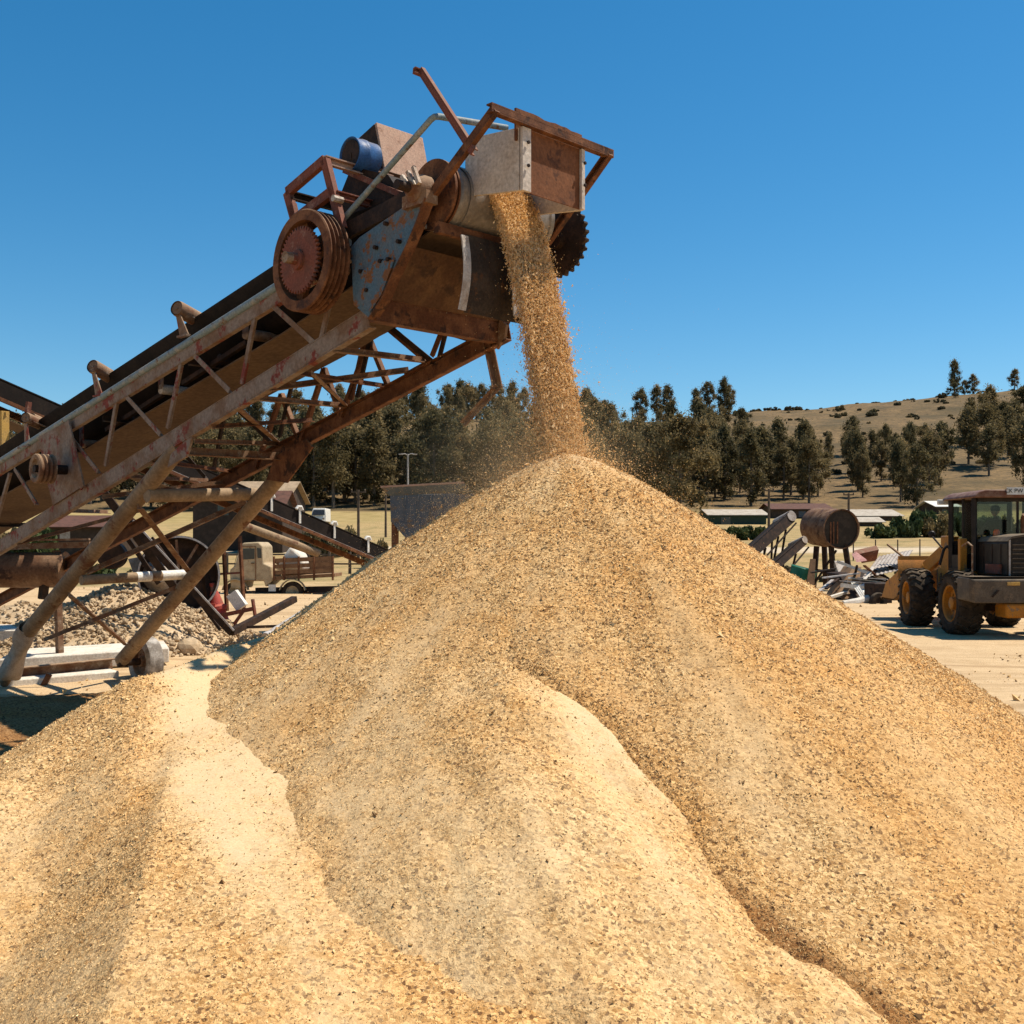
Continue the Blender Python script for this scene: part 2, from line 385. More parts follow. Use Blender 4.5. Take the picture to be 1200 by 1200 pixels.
# ------------------------------------------------------------------ terrain
HX = np.array([-500, -250, -100, -40, 0, 40, 83, 140, 198, 260, 500.]); HH = np.array([34, 37, 46, 51, 50, 50, 53.5, 57, 63, 65, 66.])
BY = np.array([-60, 40, 70, 100, 140, 190.]); BZ = np.array([0, 0, .5, 1.9, 4.0, 8.3])
def terrain(X, Y):
    X = np.asarray(X, float); Y = np.asarray(Y, float)
    b = np.interp(Y, BY, BZ)
    t = np.clip((Y-190)/240, 0, 1); H = np.interp(X, HX, HH)
    f = t**1.12; f = f-.06*np.sin(t*math.pi*2)*t
    f = np.where(t < .93, f, np.minimum(f, 1))
    z = b+(H-8.3)*f
    amp = np.clip((Y-150)/150, 0, 1)
    z = z+amp*(2.2*fbm(X*.018, Y*.018, 4, 3)+.9*fbm(X*.09, Y*.09, 4, 5))
    z = z-np.clip(Y-432, 0, 1e9)*.06
    near = np.clip(1-(Y-60)/60, 0, 1)
    return z+near*.05*fbm(X*.6, Y*.6, 3, 9)
def tz(x, y): return float(terrain(np.array([x]), np.array([y]))[0])
Ys = np.concatenate([np.arange(-40, 10, 3.), np.arange(10, 60, .7), np.geomspace(60, 440, 150), np.geomspace(450, 1500, 14)])
Xs = np.sinh(np.linspace(-5.0, 5.0, 330))*8.5
Xg, Yg = np.meshgrid(Xs, Ys); Zg = terrain(Xg, Yg)
gm = mesh_np('ground', np.stack([Xg.ravel(), Yg.ravel(), Zg.ravel()], 1), grid_quads(len(Xs), len(Ys)), GROUND)
go = bpy.data.objects.new('ground', gm); COL.objects.link(go); go['kind'] = 'structure'

# ------------------------------------------------------------------ the sand heaps
def smax(a, b, k): h = np.clip(.5+.5*(a-b)/k, 0, 1); return b*(1-h)+a*h+k*h*(1-h)
def ridge(X, Y, pts, k, e=.15, kl=None):
    """height of a ridge along a polyline of (x, y, z), falling off at slope k (kl on its left side)"""
    best = np.full(X.shape, -9.0)
    for (x0, y0, z0), (x1, y1, z1) in zip(pts[:-1], pts[1:]):
        dx, dy = x1-x0, y1-y0; L2 = dx*dx+dy*dy
        t = np.clip(((X-x0)*dx+(Y-y0)*dy)/L2, 0, 1)
        cx = x0+t*dx; cy = y0+t*dy; d = np.hypot(X-cx, Y-cy)
        kk = k
        if kl is not None:
            sd_ = (dx*(Y-y0)-dy*(X-x0))/math.sqrt(L2)/(d+.08); q_ = np.clip(.5+sd_*.8, 0, 1); q_ = q_*q_*(3-2*q_); kk = k+(kl-k)*q_
        best = np.maximum(best, z0+t*(z1-z0)-kk*(np.sqrt(d*d+e*e)-e))
    return best
AX, AY, AZ = .42, 8.80, 2.63
def main_z(X, Y):
    dx, dy = X-AX, Y-AY; r = np.hypot(dx, dy); th = np.arctan2(dy, dx)
    rr = np.sqrt(r*r+.3*.3)-.3
    sl = .585+.115*np.clip(-np.cos(th), 0, 1)**1.5+.055*np.clip(np.cos(th), 0, 1)**3-.06*np.exp(-((th+1.13)/.4)**2)
    z = AZ-sl*rr
    z = np.where(z < .55, .55+(z-.55)*.72, z)
    w = np.clip(r/2.0, 0, 1)
    z = z+w*(.035*fbm(th*5+r*.15, r*.35, 3, 21)+.035*fbm(X*.9, Y*.9, 3, 22)+.016*fbm(th*20, r*.6, 3, 23)+.012*fbm(th*6, r*3.2, 2, 24))
    return z
def hump_raw(X, Y):
    pts = [(-.06, 6.62, 1.36), (.0, 5.9, 1.17), (.02, 5.3, .95), (.12, 4.6, .66), (.38, 3.9, .38), (.6, 3.3, .16), (.5, 2.3, -.15)]
    z = smax(ridge(X, Y, pts, .60, .28, .56), ridge(X, Y, [(.08, 5.0, .80), (.55, 4.5, .56), (1.0, 4.1, .36), (1.3, 3.6, .18), (1.4, 2.6, -.1)], .5, .2, .62), .12)
    z = z+.035*fbm(X*1.3, Y*1.3, 3, 31)+.025*fbm(X*4+Y, Y*1.2, 2, 33)
    return z
def hump_z(X, Y):
    z = hump_raw(X, Y)
    xr = np.interp(Y, [2.3, 3.3, 3.9, 4.6, 5.3, 6.6], [.5, .6, .38, .12, .02, -.06])
    k = np.where(X < xr, .015+.22*np.clip((xr-X)/.4, 0, 1), .015)        # the left flank runs out smoothly onto the tall heap
    return smax(z, main_z(X, Y)-.05, k)
def left_z(X, Y):
    pk = (-2.45, 7.3, 1.03)
    a = ridge(X, Y, [pk, (-2.05, 6.0, .72), (-1.54, 5.0, .46), (-.95, 4.0, .22), (-.7, 3.2, .05)], .62, .12, .16)
    b = ridge(X, Y, [pk, (-2.84, 6.2, .62), (-2.95, 5.2, .36), (-3.0, 4.2, .1)], .66, .12, .3)
    c = ridge(X, Y, [pk, (-2.1, 8.4, 1.17), (-1.75, 9.7, 1.22)], .75, .2)
    d = ridge(X, Y, [(-1.75, 8.4, 1.04), (-1.45, 7.2, .93), (-1.15, 6.2, .72), (-.9, 5.3, .52), (-.5, 4.2, .27), (.0, 3.3, .08)], .17, .2)
    d = np.minimum(d, ridge(X, Y, [(-2.0, 8.2, 1.15), (-.6, 4, .8)], .8, .25)+.05)
    z = smax(smax(a, b, .08), smax(c, d, .1), .08)
    return z-.03+.02*fbm(X*1.1, Y*1.1, 3, 41)+.006*fbm(X*5, Y*2, 2, 43)
def micro(X, Y, coarse):
    return .016*fbm(X*4.5, Y*4.5, 3, 50, .6)*(.35+.65*coarse)+(.004+.010*coarse)*fbm(X*16, Y*16, 3, 51, .7)+(.002+.010*coarse)*fbm(X*34, Y*34, 2, 52, .8)
def coarse_main(X, Y):
    th = np.arctan2(Y-AY, X-AX); r = np.hypot(X-AX, Y-AY)
    return np.clip(.74+.4*fbm(X*1.1, Y*1.1, 4, 61)+.4*fbm(th*9, r*.45, 3, 66)-.8*np.exp(-(r/.65)**2), 0, 1)
def coarse_hump(X, Y):
    right = np.clip((X-(.0))/.3, 0, 1)*np.clip((Y-4.9)/.8, 0, 1)
    c = .6+.5*fbm(X*.9, Y*.9, 4, 62)-.5*right+.25*fbm(X*5+Y*1.5, Y*.8, 3, 69)
    f = np.clip((5.2-Y)/.8, 0, 1)*np.clip((.2-X)/.5, 0, 1)
    return np.clip(c*(1-f)+f*(.42+.4*fbm(X*1.1, Y*1.1, 3, 70)), 0, 1)
def coarse_left(X, Y):
    # rough on the left of the crest line, smooth sand in the saddle to its right
    xs = np.interp(Y, [3.2, 4.0, 5.0, 6.0, 7.3, 8.0], [-.75, -1.0, -1.58, -2.09, -2.45, -2.75])
    s = np.clip((X-xs+.12*fbm(X*3, Y*3, 3, 71))/.3, 0, 1)
    band = np.exp(-((X-(xs+.75))/.35)**2)*np.clip((6.6-Y)/1.5, 0, 1)
    low = np.clip((5.4-Y)/1.2, 0, 1)
    return np.clip((1-s)*(.7+.35*fbm(X*1.2, Y*1.2, 3, 63))+s*(.08+.35*band+.3*low+.3*fbm(X*1.6, Y*1.6, 4, 64)), 0, 1)
def tint_main(X, Y):
    th = np.arctan2(Y-AY, X-AX); r = np.hypot(X-AX, Y-AY)
    return np.clip((.36+.3*np.cos(th+.5))*np.clip(r/1.2, 0, 1)+.4*fbm(th*5, r*.5, 3, 68), 0, 1)
def full_z(name, X, Y):
    z = {'m': main_z, 'h': hump_z, 'l': left_z}[name](X, Y)
    c = {'m': coarse_main, 'h': coarse_hump, 'l': coarse_left}[name](X, Y)
    return z+micro(X, Y, c), c
def heap(key, name, x0, x1, y0, y1, st, label):
    xs = np.arange(x0, x1, st); ys = np.arange(y0, y1, st); X, Y = np.meshgrid(xs, ys)
    Z, c = full_z(key, X, Y)
    oth = np.full(X.shape, -.06)
    for k2, fn in (('m', main_z), ('h', hump_z), ('l', left_z)):
        if k2 != key: oth = np.maximum(oth, fn(X, Y))
    keep = Z > oth-.09
    # coarse rubbly grains roll down and gather in the valley between two heaps
    if key in 'mh':
        gap = main_z(X, Y)-np.maximum(hump_raw(X, Y), left_z(X, Y))
        rt = np.clip((X+.05)/.3, 0, 1)*np.clip(.75+.9*fbm(X*2.2, Y*2.2, 3, 67), 0, 1)
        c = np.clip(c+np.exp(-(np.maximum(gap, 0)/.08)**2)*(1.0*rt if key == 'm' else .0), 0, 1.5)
    q = grid_quads(len(xs), len(ys)); kk = keep.ravel()[q].any(1); q = q[kk]
    used = np.unique(q); mp = np.full(X.size, -1); mp[used] = np.arange(len(used))
    V = np.stack([X.ravel(), Y.ravel(), Z.ravel()], 1)[used]
    ox, oy = (x0+x1)/2, (y0+y1)/2
    me = mesh_np(name, V-np.array([ox, oy, 0]), mp[q], SAND, {'coarse': c.ravel()[used], 'tint': tint_main(X, Y).ravel()[used] if key == 'm' else .4*np.clip(c.ravel()[used], 0, 1)})
    o = bpy.data.objects.new(name, me); COL.objects.link(o); o.location = (ox, oy, 0)
    setp(o, label, 'sand heap')
heap('m', 'sand_heap', -4.2, 7.2, 2.0, 14.5, .026, 'tallest golden sand heap, rising to a peak under the falling stream of sand')
heap('h', 'sand_heap', -2.6, 2.6, 2.0, 7.6, .02, 'broad low sand mound in the front middle, lapping against the tall heap')
heap('l', 'sand_heap', -5.5, 1.2, 2.0, 12.0, .022, 'smooth-crested sand heap at the left, sloping down beside the conveyor wheels')
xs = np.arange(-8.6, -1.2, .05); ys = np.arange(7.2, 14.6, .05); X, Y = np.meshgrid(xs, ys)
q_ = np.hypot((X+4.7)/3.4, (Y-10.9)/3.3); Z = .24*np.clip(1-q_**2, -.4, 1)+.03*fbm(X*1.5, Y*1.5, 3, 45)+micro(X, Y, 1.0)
me = mesh_np('sand_heap', np.stack([X.ravel()+4.6, Y.ravel()-10.9, Z.ravel()], 1), grid_quads(len(xs), len(ys)), SAND, {'coarse': np.full(X.size, 1.45), 'tint': np.full(X.size, .0)})  # coarse set high to paint this spread dark where the conveyor's shade falls
o = bpy.data.objects.new('sand_heap', me); COL.objects.link(o); o.location = (-4.6, 10.9, 0); setp(o, 'low spread of coarse sand below the conveyor, darkened in colour to deepen the shade there', 'sand heap')
def top_z(X, Y):
    zs = []; cs = []
    for k in 'mhl':
        z, c = full_z(k, X, Y); zs.append(z); cs.append(c)
    zs = np.array(zs); i = zs.argmax(0); srt = np.sort(zs, 0)
    return zs.max(0), np.take_along_axis(np.array(cs), i[None], 0)[0], np.abs(main_z(X, Y)-np.maximum(hump_raw(X, Y), left_z(X, Y))), i

def tets(name, P, size, tone, mat, elong=1.6, vert=0.0):
    """one mesh of many small four-faced grains"""
    n = len(P)
    base = np.array([[1, 0, -.4], [-.6, .8, -.4], [-.6, -.8, -.35], [0, .05, .75]])
    q = rng.normal(size=(n, 4)); q /= np.linalg.norm(q, axis=1)[:, None]
    w, x, y, z = q.T
    M = np.stack([np.stack([1-2*(y*y+z*z), 2*(x*y-z*w), 2*(x*z+y*w)], 1), np.stack([2*(x*y+z*w), 1-2*(x*x+z*z), 2*(y*z-x*w)], 1), np.stack([2*(x*z-y*w), 2*(y*z+x*w), 1-2*(x*x+y*y)], 1)], 1)
    b = base*np.array([elong, .8, .7])
    V = np.einsum('nij,kj->nki', M, b)*size[:, None, None]
    if vert: V[:, :, 2] *= 1+vert
    V = V+P[:, None, :]
    f = np.array([[0, 1, 3], [1, 2, 3], [2, 0, 3], [0, 2, 1]])
    Q = (np.arange(n)*4)[:, None, None]+f[None]
    me = mesh_np(name, V.reshape(-1, 3), Q.reshape(-1, 3), mat, {'tone': np.repeat(tone, 4)}, smooth=False)
    o = bpy.data.objects.new(name, me); COL.objects.link(o); return o
def scatter(n, x0, x1, y0, y1, dens):
    out = []; got = 0
    while got < n:
        m = n*3
        Y = np.exp(rng.uniform(math.log(y0), math.log(y1), m)); X = rng.uniform(x0, x1, m)
        ok = np.abs(X/Y) < .52; X, Y = X[ok], Y[ok]
        z, c, gap, i = top_z(X, Y)
        p = dens(X, Y, z, c, gap, i); k = (rng.uniform(size=len(X)) < p) & (z > .0)
        out.append(np.stack([X[k], Y[k], z[k], c[k], gap[k]], 1)); got += k.sum()
    return np.concatenate(out)[:n]
S = scatter(250000, -5.2, 6.8, 2.6, 10.5, lambda X, Y, z, c, gap, i: np.clip(.02+.5*np.clip(c, 0, 1)**1.5+.9*np.exp(-(gap/.07)**2)*(i == 0)*(X > 0), 0, 1))
sz = rng.lognormal(math.log(.0023), .42, len(S))*(S[:, 1]/4)**1.2
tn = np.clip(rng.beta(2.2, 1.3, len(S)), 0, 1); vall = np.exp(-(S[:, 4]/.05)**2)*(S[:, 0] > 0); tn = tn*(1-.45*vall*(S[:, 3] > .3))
P = S[:, :3].copy(); P[:, 2] += sz*.25
o = tets('loose_grit', P, sz, tn, CHIP, 1.5)
setp(o, 'coarse grit and husks strewn over the faces of the sand heaps', 'grit', kind='stuff')
S = scatter(1500, -5.2, 6.5, 2.6, 9.5, lambda X, Y, z, c, gap, i: .25+.4*c)
sz = rng.lognormal(math.log(.0048), .45, len(S)); P = S[:, :3].copy(); P[:, 2] += sz*.2
o = tets('dark_crumbs', P, sz, rng.uniform(0, .14, len(S)), CHIP, 1.3)
setp(o, 'small dark crumbs of bark and stone dotted over the pale sand', 'crumbs', kind='stuff')

n = 9000; Y = np.exp(rng.uniform(math.log(9), math.log(48), n)); X = rng.uniform(-.55, .55, n)*Y; ok = fbm(X*.4, Y*.4, 3, 91) > -.15; X, Y = X[ok], Y[ok]
sz = rng.lognormal(math.log(.014), .6, len(X)); P = np.column_stack([X, Y, terrain(X, Y)+sz*.3])
o = tets('yard_stones', P, sz, rng.uniform(.05, .9, len(X)), CHIP, 1.2); setp(o, 'small loose stones scattered over the dusty yard', 'stones', kind='stuff')
# ------------------------------------------------------------------ the falling sand
def stream_pts(n, spread, t0=0.0):
    z0 = 5.0; g = 9.81; tmax = math.sqrt(2*(z0-AZ+.05)/g)
    t = np.sqrt(rng.uniform(t0*t0, 1, n))*tmax
    v = rng.normal(1.2, .06+spread*.2, n)
    w = .74+np.clip(rng.normal(0, .135, n), -.25, .25)*(1-.18*t/tmax)+rng.normal(0, .012+spread*.12, n)*t/tmax
    sd = .28+v*t+rng.normal(0, .02, n)
    xy = np.array([P0.x, P0.y])[None]+np.array([U.x, U.y])[None]*sd[:, None]+np.array([A.x, A.y])[None]*w[:, None]
    return np.column_stack([xy, z0-.5*g*t*t+np.abs(rng.normal(0, .025, n))])
P = np.concatenate([stream_pts(165000, .0), stream_pts(9000, .3, .25), stream_pts(1500, .8, .4)])
cl = fbm(P[:, 0]*5+P[:, 1]*5, P[:, 2]*3.2, 3, 71)
P = P[(cl > -.5+rng.uniform(-.3, .1, len(P)))]
o = tets('falling_sand', P, rng.lognormal(math.log(.0052), .45, len(P)), rng.beta(2, 1.6, len(P)), FALL, 1.5, .3)
setp(o, 'stream of golden sand pouring off the conveyor head onto the tall heap', 'falling sand', kind='stuff')
# grains bouncing round the peak
n = 9000; th = rng.uniform(0, 2*math.pi, n); r = np.abs(rng.normal(0, .42, n))
X = AX+r*np.cos(th)-.12; Y = AY+r*np.sin(th); z = main_z(X, Y)+np.abs(rng.exponential(.09, n))
n2 = 34000; th2 = rng.uniform(0, 2*math.pi, n2); r2 = np.abs(rng.normal(0, .62, n2)); X2 = AX-.28+r2*np.cos(th2); Y2 = AY+r2*np.sin(th2); z2 = main_z(X2, Y2)+rng.exponential(.30, n2)*(.35+.8*rng.uniform(0, 1, n2))
X = np.concatenate([X, X2]); Y = np.concatenate([Y, Y2]); z = np.concatenate([z, z2])
o = tets('bouncing_grains', np.column_stack([X, Y, z]), np.concatenate([rng.lognormal(math.log(.0045), .4, n), rng.lognormal(math.log(.0021), .35, n2)]), rng.beta(2, 1.4, n+n2), FALL, 1.3)
setp(o, 'spray of fine grains bouncing off the peak of the tall sand heap', 'sand spray', kind='stuff')

# dust hanging round the peak
def dust(c, rad, dens):
    b = MB().blob(c, rad, 3, .0)
    m = bpy.data.materials.new('sand_dust'); m.use_nodes = True; nt = m.node_tree; nt.nodes.clear()
    out = nt.nodes.new('ShaderNodeOutputMaterial'); v = nt.nodes.new('ShaderNodeVolumePrincipled')
    v.inputs['Color'].default_value = (1, .74, .42, 1); v.inputs['Anisotropy'].default_value = 0
    tc = nd(nt, 'ShaderNodeTexCoord'); mp = nd(nt, 'ShaderNodeMapping'); nt.links.new(tc.outputs['Object'], mp.inputs[0])
    mp.inputs['Location'].default_value = (0, 0, -1); mp.inputs['Scale'].default_value = (1/rad[0], 1/rad[1], 1/rad[2])
    ln = nd(nt, 'ShaderNodeVectorMath', operation='LENGTH'); nt.links.new(mp.outputs[0], ln.inputs[0])
    n = noise(nt, tc.outputs['Object'], 2.5, 3, .6)
    fo = ramp(nt, ln.outputs['Value'], 1.0, .15)
    sq = nd(nt, 'ShaderNodeMath', operation='MULTIPLY'); nt.links.new(fo, sq.inputs[0]); nt.links.new(fo, sq.inputs[1])
    k = nd(nt, 'ShaderNodeMath', operation='MULTIPLY'); nt.links.new(sq.outputs[0], k.inputs[0]); nt.links.new(ramp(nt, n.outputs[0], .3, .75), k.inputs[1])
    k2 = nd(nt, 'ShaderNodeMath', operation='MULTIPLY'); nt.links.new(k.outputs[0], k2.inputs[0]); k2.inputs[1].default_value = dens
    nt.links.new(k2.outputs[0], v.inputs['Density']); nt.links.new(v.outputs[0], out.inputs['Volume'])
    o = b.build('dust_cloud', m, smooth=180)
    mp.inputs['Location'].default_value = (0, 0, -1.0)
    setp(o, 'thin haze of dust drifting round the peak of the tall sand heap', 'dust', kind='stuff')
dust((AX-.3, AY+.2, AZ-.05), (1.4, 1.2, .9), .5)

# ------------------------------------------------------------------ the main conveyor
W = 1.46
conv = empty('belt_conveyor', N(20, 790), 'long rusty truss belt conveyor rising over the yard and pouring sand onto the tall heap', 'conveyor')
conv.location.z = 0
near_side = -A
# rails and chords
rp = [N(-140, 634), N(0, 541), N(320, 339), N(408, 283)]
m = MB(); m.sweep([p+Vector((0, 0, .0)) for p in rp], .042, 12); m.build('top_pipe', RAIL, conv)
m = MB()
for a_, b_ in zip(rp[:-1], rp[1:]): m.channel(a_-Vector((0, 0, .105)), b_-Vector((0, 0, .105)), .12, .06, .01, A)
m.build('top_rail', CHORD, conv)
def farp(px, py): return N(px, py)+A*W
m = MB(); m.channel(N(-140, 727), N(432, 372), .185, .075, .014, A); m.build('bottom_chord', CHORD, conv, .004)
m = MB(); m.channel(farp(-140, 727), farp(452, 360), .185, .075, .014, -A); m.build('bottom_chord', RUST, conv, .004)
m = MB()
for a_, b_ in zip(rp[:-1], rp[1:]): m.channel(a_-Vector((0, 0, .105))+A*W, b_-Vector((0, 0, .105))+A*W, .12, .06, .01, -A)
m.build('top_rail', RUST, conv)
m = MB(); m.bar(N(385, 268)-Vector((0, 0, .1))+A*.02, N(478, 232)+A*.02, .05, .14); m.build('top_rail', DARKM, conv)
# near lattice
webs = [(136, 465, 122, 546), (144, 461, 187, 509), (213, 415, 195, 502), (221, 410, 268, 458), (300, 357, 282, 450), (310, 350, 367, 402), (384, 358, 375, 398), (80, 509, 114, 553), (16, 549, 41, 590), (10, 555, -6, 612), (-60, 598, -78, 668), (-50, 590, -10, 630)]
for x0, y0, x1, y1 in webs:
    m = MB(); m.angle(N(x0, y0)+A*.03, N(x1, y1)+A*.03, .055, .009, A); m.build('brace', CHORD, conv)
for x0, y0, x1, y1 in webs[:8]:
    m = MB(); m.angle(N(x0, y0)+A*(W-.03), N(x1, y1)+A*(W-.03), .055, .009, A); m.build('brace', DARKM, conv)
m = MB(); m.angle(N(454, 383, W), N(498, 420, W), .06, .01, A); m.build('brace', RUST, conv)
m = MB(); m.angle(N(521, 385, W), N(508, 418, W), .06, .01, A); m.build('brace', RUST, conv)
m = MB(); m.angle(N(428, 401, W), N(413, 469, W), .06, .01, A); m.build('brace', RUST, conv)
# braces across the bottom, near chord to far chord
for x0, y0, x1, y1, t in [(393, 409, 500, 422, .06), (317, 455, 480, 433, .06), (297, 466, 407, 475, .055), (279, 476, 327, 517, .06), (367, 437, 407, 475, .04), (230, 517, 327, 520, .05), (205, 528, 335, 535, .09), (144, 558, 245, 563, .045), (120, 582, 262, 565, .05), (66, 598, 128, 600, .05), (20, 637, 165, 598, .05)]:
    m = MB(); m.angle(N(x0, y0, .02), N(x1, y1, W-.02), t, .01); m.build('brace', RUSTL, conv)
for x0, y0, x1, y1, t in [(345, 436, 452, 452, .045), (250, 500, 367, 492, .045), (180, 540, 270, 552, .045)]:
    m = MB(); m.angle(N(x0, y0, .02), N(x1, y1, W-.02), t, .01); m.build('brace', RUST, conv)
for x0, y0, x1, y1 in [(505, 424, 476, 440), (455, 452, 433, 398), (400, 488, 380, 432), (352, 520, 330, 462), (300, 548, 330, 462), (352, 520, 380, 432), (400, 488, 433, 398)]:
    m = MB(); m.angle(N(x0, y0, W-.02), N(x1, y1, W-.02), .05, .009, A); m.build('brace', RUST, conv)
# belt: troughed carrying run and return run
def belt(secs, name, mat, th=.014, offs=None):
    m = MB(); k = len(secs[0]); vs = []
    for s_ in secs:
        for p in s_: vs.append(p)
    n = len(vs); up = Vector((0, 0, th)); vs = vs+[Vector(v)+up for v in vs]; fs = []
    for i in range(len(secs)-1):
        for j in range(k-1):
            a_ = i*k+j; fs.append((a_, a_+1, a_+k+1, a_+k)); fs.append((n+a_, n+a_+k, n+a_+k+1, n+a_+1))
        for j in (0, k-1):
            a_ = i*k+j; fs.append((a_, a_+k, n+a_+k, n+a_))
    m.add(vs, fs); return m.build(name, mat, conv, smooth=50)
def sec(px, py, lift=0):
    p = N(px, py); r = []
    for w, dz in ((.15, .42), (.27, .25), (.43, .045), (.52, .0), (.94, 0.), (1.03, .045), (1.19, .25), (1.31, .42)): r.append(p+A*w+Vector((0, 0, dz-.10+lift)))
    return r
secs = [sec(-140, 634), sec(0, 541), sec(122, 464), sec(230, 396), sec(320, 339), sec(400, 289)]
ph = N(470, 246)
flat = [N(462, 252)+A*w+Vector((0, 0, .22)) for w in (.2, .3, .43, .52, .94, 1.03, 1.16, 1.26)]
belt(secs+[flat], 'belt', BELT)
def rsec(px, py): return [N(px, py, .25)+A*w for w in (0, .5, .97)]
DC = P0+U*.26; DC.z = 4.75
dl = N(478, 282)
belt([rsec(-140, 663), rsec(135, 506), rsec(330, 392), rsec(410, 338), [Vector((DC.x, DC.y, 0))-U*.12+A*(.25+w)+Vector((0, 0, 4.53)) for w in (0, .5, .97)]], 'return_belt', BELTU)
# return belt hangs over the far side as a dusty pan too
# idlers on the near side: wing roller + bracket
for (x0, y0, x1, y1, bx, by) in [(209, 362, 238, 378, 217, 394), (110, 430, 137, 446, 117, 464), (31, 490, 54, 500, 33, 523), (-75, 566, -48, 580, -72, 594)]:
    m = MB(); a_ = N(x0, y0, -.03); b_ = N(x1, y1, .33); r = .085 if x0 > 100 else .075
    m.lathe(a_, b_-a_, [(0, 0), (.03, 0), (.03, -.03), (r*.92, -.03) , (r, 0), (r, (b_-a_).length), (0, (b_-a_).length)][3:], 18)
    m.lathe(a_, b_-a_, [(0, -.02), (r*.8, -.02), (r*.82, .0), (0, .005)], 18)
    io = m.build('idler_roller', RUSTL, conv)
    m = MB(); ba = N(bx, by); m.poly([ba-U*.09, ba+U*.09, a_+U*.02-Vector((0, 0, .02)), a_-U*.05-Vector((0, 0, .02))], -A*.012)
    m.bar(a_-A*.03, a_+Vector((0, 0, -.11))+A*.30, .05, .012); m.bar(ba-U*.1-A*.02, ba+U*.1-A*.02, .05, .02)
    m.build('idler_bracket', CHORD, conv)
    m = MB(); p = N(bx, by)
    m.tube(p+A*.40+Vector((0, 0, -.20)), p+A*1.06+Vector((0, 0, -.20)), .065, n=14)
    m.tube(p+A*1.1+Vector((0, 0, -.16)), p+A*1.38+Vector((0, 0, .04)), .065, n=14)
    m.build('idler_roller', DARKM, conv)
    m = MB(); m.angle(p+A*.05-Vector((0, 0, .26)), p+A*(W-.05)-Vector((0, 0, .26)), .07, .01); m.build('cross_bar', DARKM, conv)
# return idlers hanging beneath the rail
for (x, y) in [(95, 520), (188, 456), (287, 391)]:
    m = MB(); p = N(x, y, .2); q = p+A*1.05
    m.tube(p, q, .055, n=14); m.build('return_roller', PALE if x == 188 else CHORD, conv)
    m = MB(); t = N(x-8, y-42, .12)
    m.poly([p+U*.05, p-U*.05, p-U*.06+Vector((0, 0, .3)), p+U*.06+Vector((0, 0, .3))], A*.012); m.build('roller_bracket', CHORD, conv)
m = MB()
for x, y in [(160, 482), (250, 427)]:
    m.bar(N(x-35, y+22, .3), N(x+40, y-26, .3), .05, .05)
m.build('stringer', DARKM, conv)
# take-up bracket with grooved pulley
m = MB(); m.poly([N(45, 512, -.04), N(78, 494, -.04), N(84, 520, -.04), N(95, 571, -.04), N(62, 592, -.04), N(54, 560, -.04)], A*.02)
m.bar(N(79, 494, -.06), N(97, 572, -.06), .10, .02, -A)
m.build('pulley_bracket', CHORD, conv)
c = N(41, 549, -.42)
prof = [(.1, .05), (.115, .0), (.125, -.006), (.168, -.006), (.18, .01)]
for g in range(3): prof += [(.18, .035+g*.055), (.15, .055+g*.055), (.18, .075+g*.055)]
prof += [(.18, .2), (.17, .205), (0, .205)]
m = MB(); m.lathe(c, A, [(0, .05), (.06, .05)]+prof, 28); po = m.build('grooved_pulley', RUSTL, conv)
m = MB(); m.tube(c+A*.2, c+A*.46, .06); m.tube(c-A*.01, c+A*.05, .045); m.build('shaft', DARKM, po)
# head: blue bracket plates, near and far
bpx = [(414, 357), (411, 289), (421, 278), (472, 243), (483, 220), (500, 230), (489, 260), (478, 287), (460, 324), (449, 350), (434, 374)]
m = MB(); m.poly([N(x, y, -.03) for x, y in bpx], A*.02); hb = m.build('head_plate', BLUEP, conv, .004)
rim = [N(x, y, -.07) for x, y in [(500, 232), (489, 262), (478, 288), (460, 324), (449, 350), (433, 374)]]
m = MB()
for a_, b_ in zip(rim[:-1], rim[1:]): m.bar(a_+A*.03, b_+A*.03, .012, .10, A.cross(b_-a_).cross(b_-a_))
m.build('edge_flange', RUST, hb)
m = MB(); m.poly([N(418, 350, -.05), N(424, 318, -.05), N(440, 306, -.05), N(462, 304, -.05), N(447, 345, -.05), N(433, 366, -.05)], A*.012); m.build('patch_plate', BLUEP, hb)
m = MB()
for x, y in [(423, 318), (446, 306), (455, 304), (467, 283), (440, 290), (452, 262), (430, 340)]: m.lathe(N(x, y, -.05), A, [(0, -.018), (.018, -.018), (.018, .02), (0, .02)], 6)
m.build('bolt', DARKM, hb)
m = MB(); m.poly([N(x, y, 0)+A*(W+.01) for x, y in bpx], A*.02); m.build('head_plate', RUST, conv)
# shaft bearing on the near plate
m = MB(); cb = Vector(DC)-A*.12
m.lathe(cb, A, [(0, -.02), (.055, -.02), (.06, .01), (.10, .03), (.13, .1), (.13, .16), (0, .16)], 20)
m.box(cb+A*.1-Vector((0, 0, .08)), (.3, .12, .1), Matrix((U, A, Vector((0, 0, 1)))).transposed())
m.build('bearing_housing', RUSTL, conv)
m = MB(); m.tube(cb-A*.14, cb+A*1.75, .04); m.build('drum_shaft', DARKM, conv)
for k in range(3):
    m = MB(); m.bar(cb+U*(-.10+k*.07)+Vector((0, 0, .12+.02*k)), cb+U*(-.01+k*.06)+Vector((0, 0, .01)), .03, .03); m.build('bolt', LEVERB, conv)
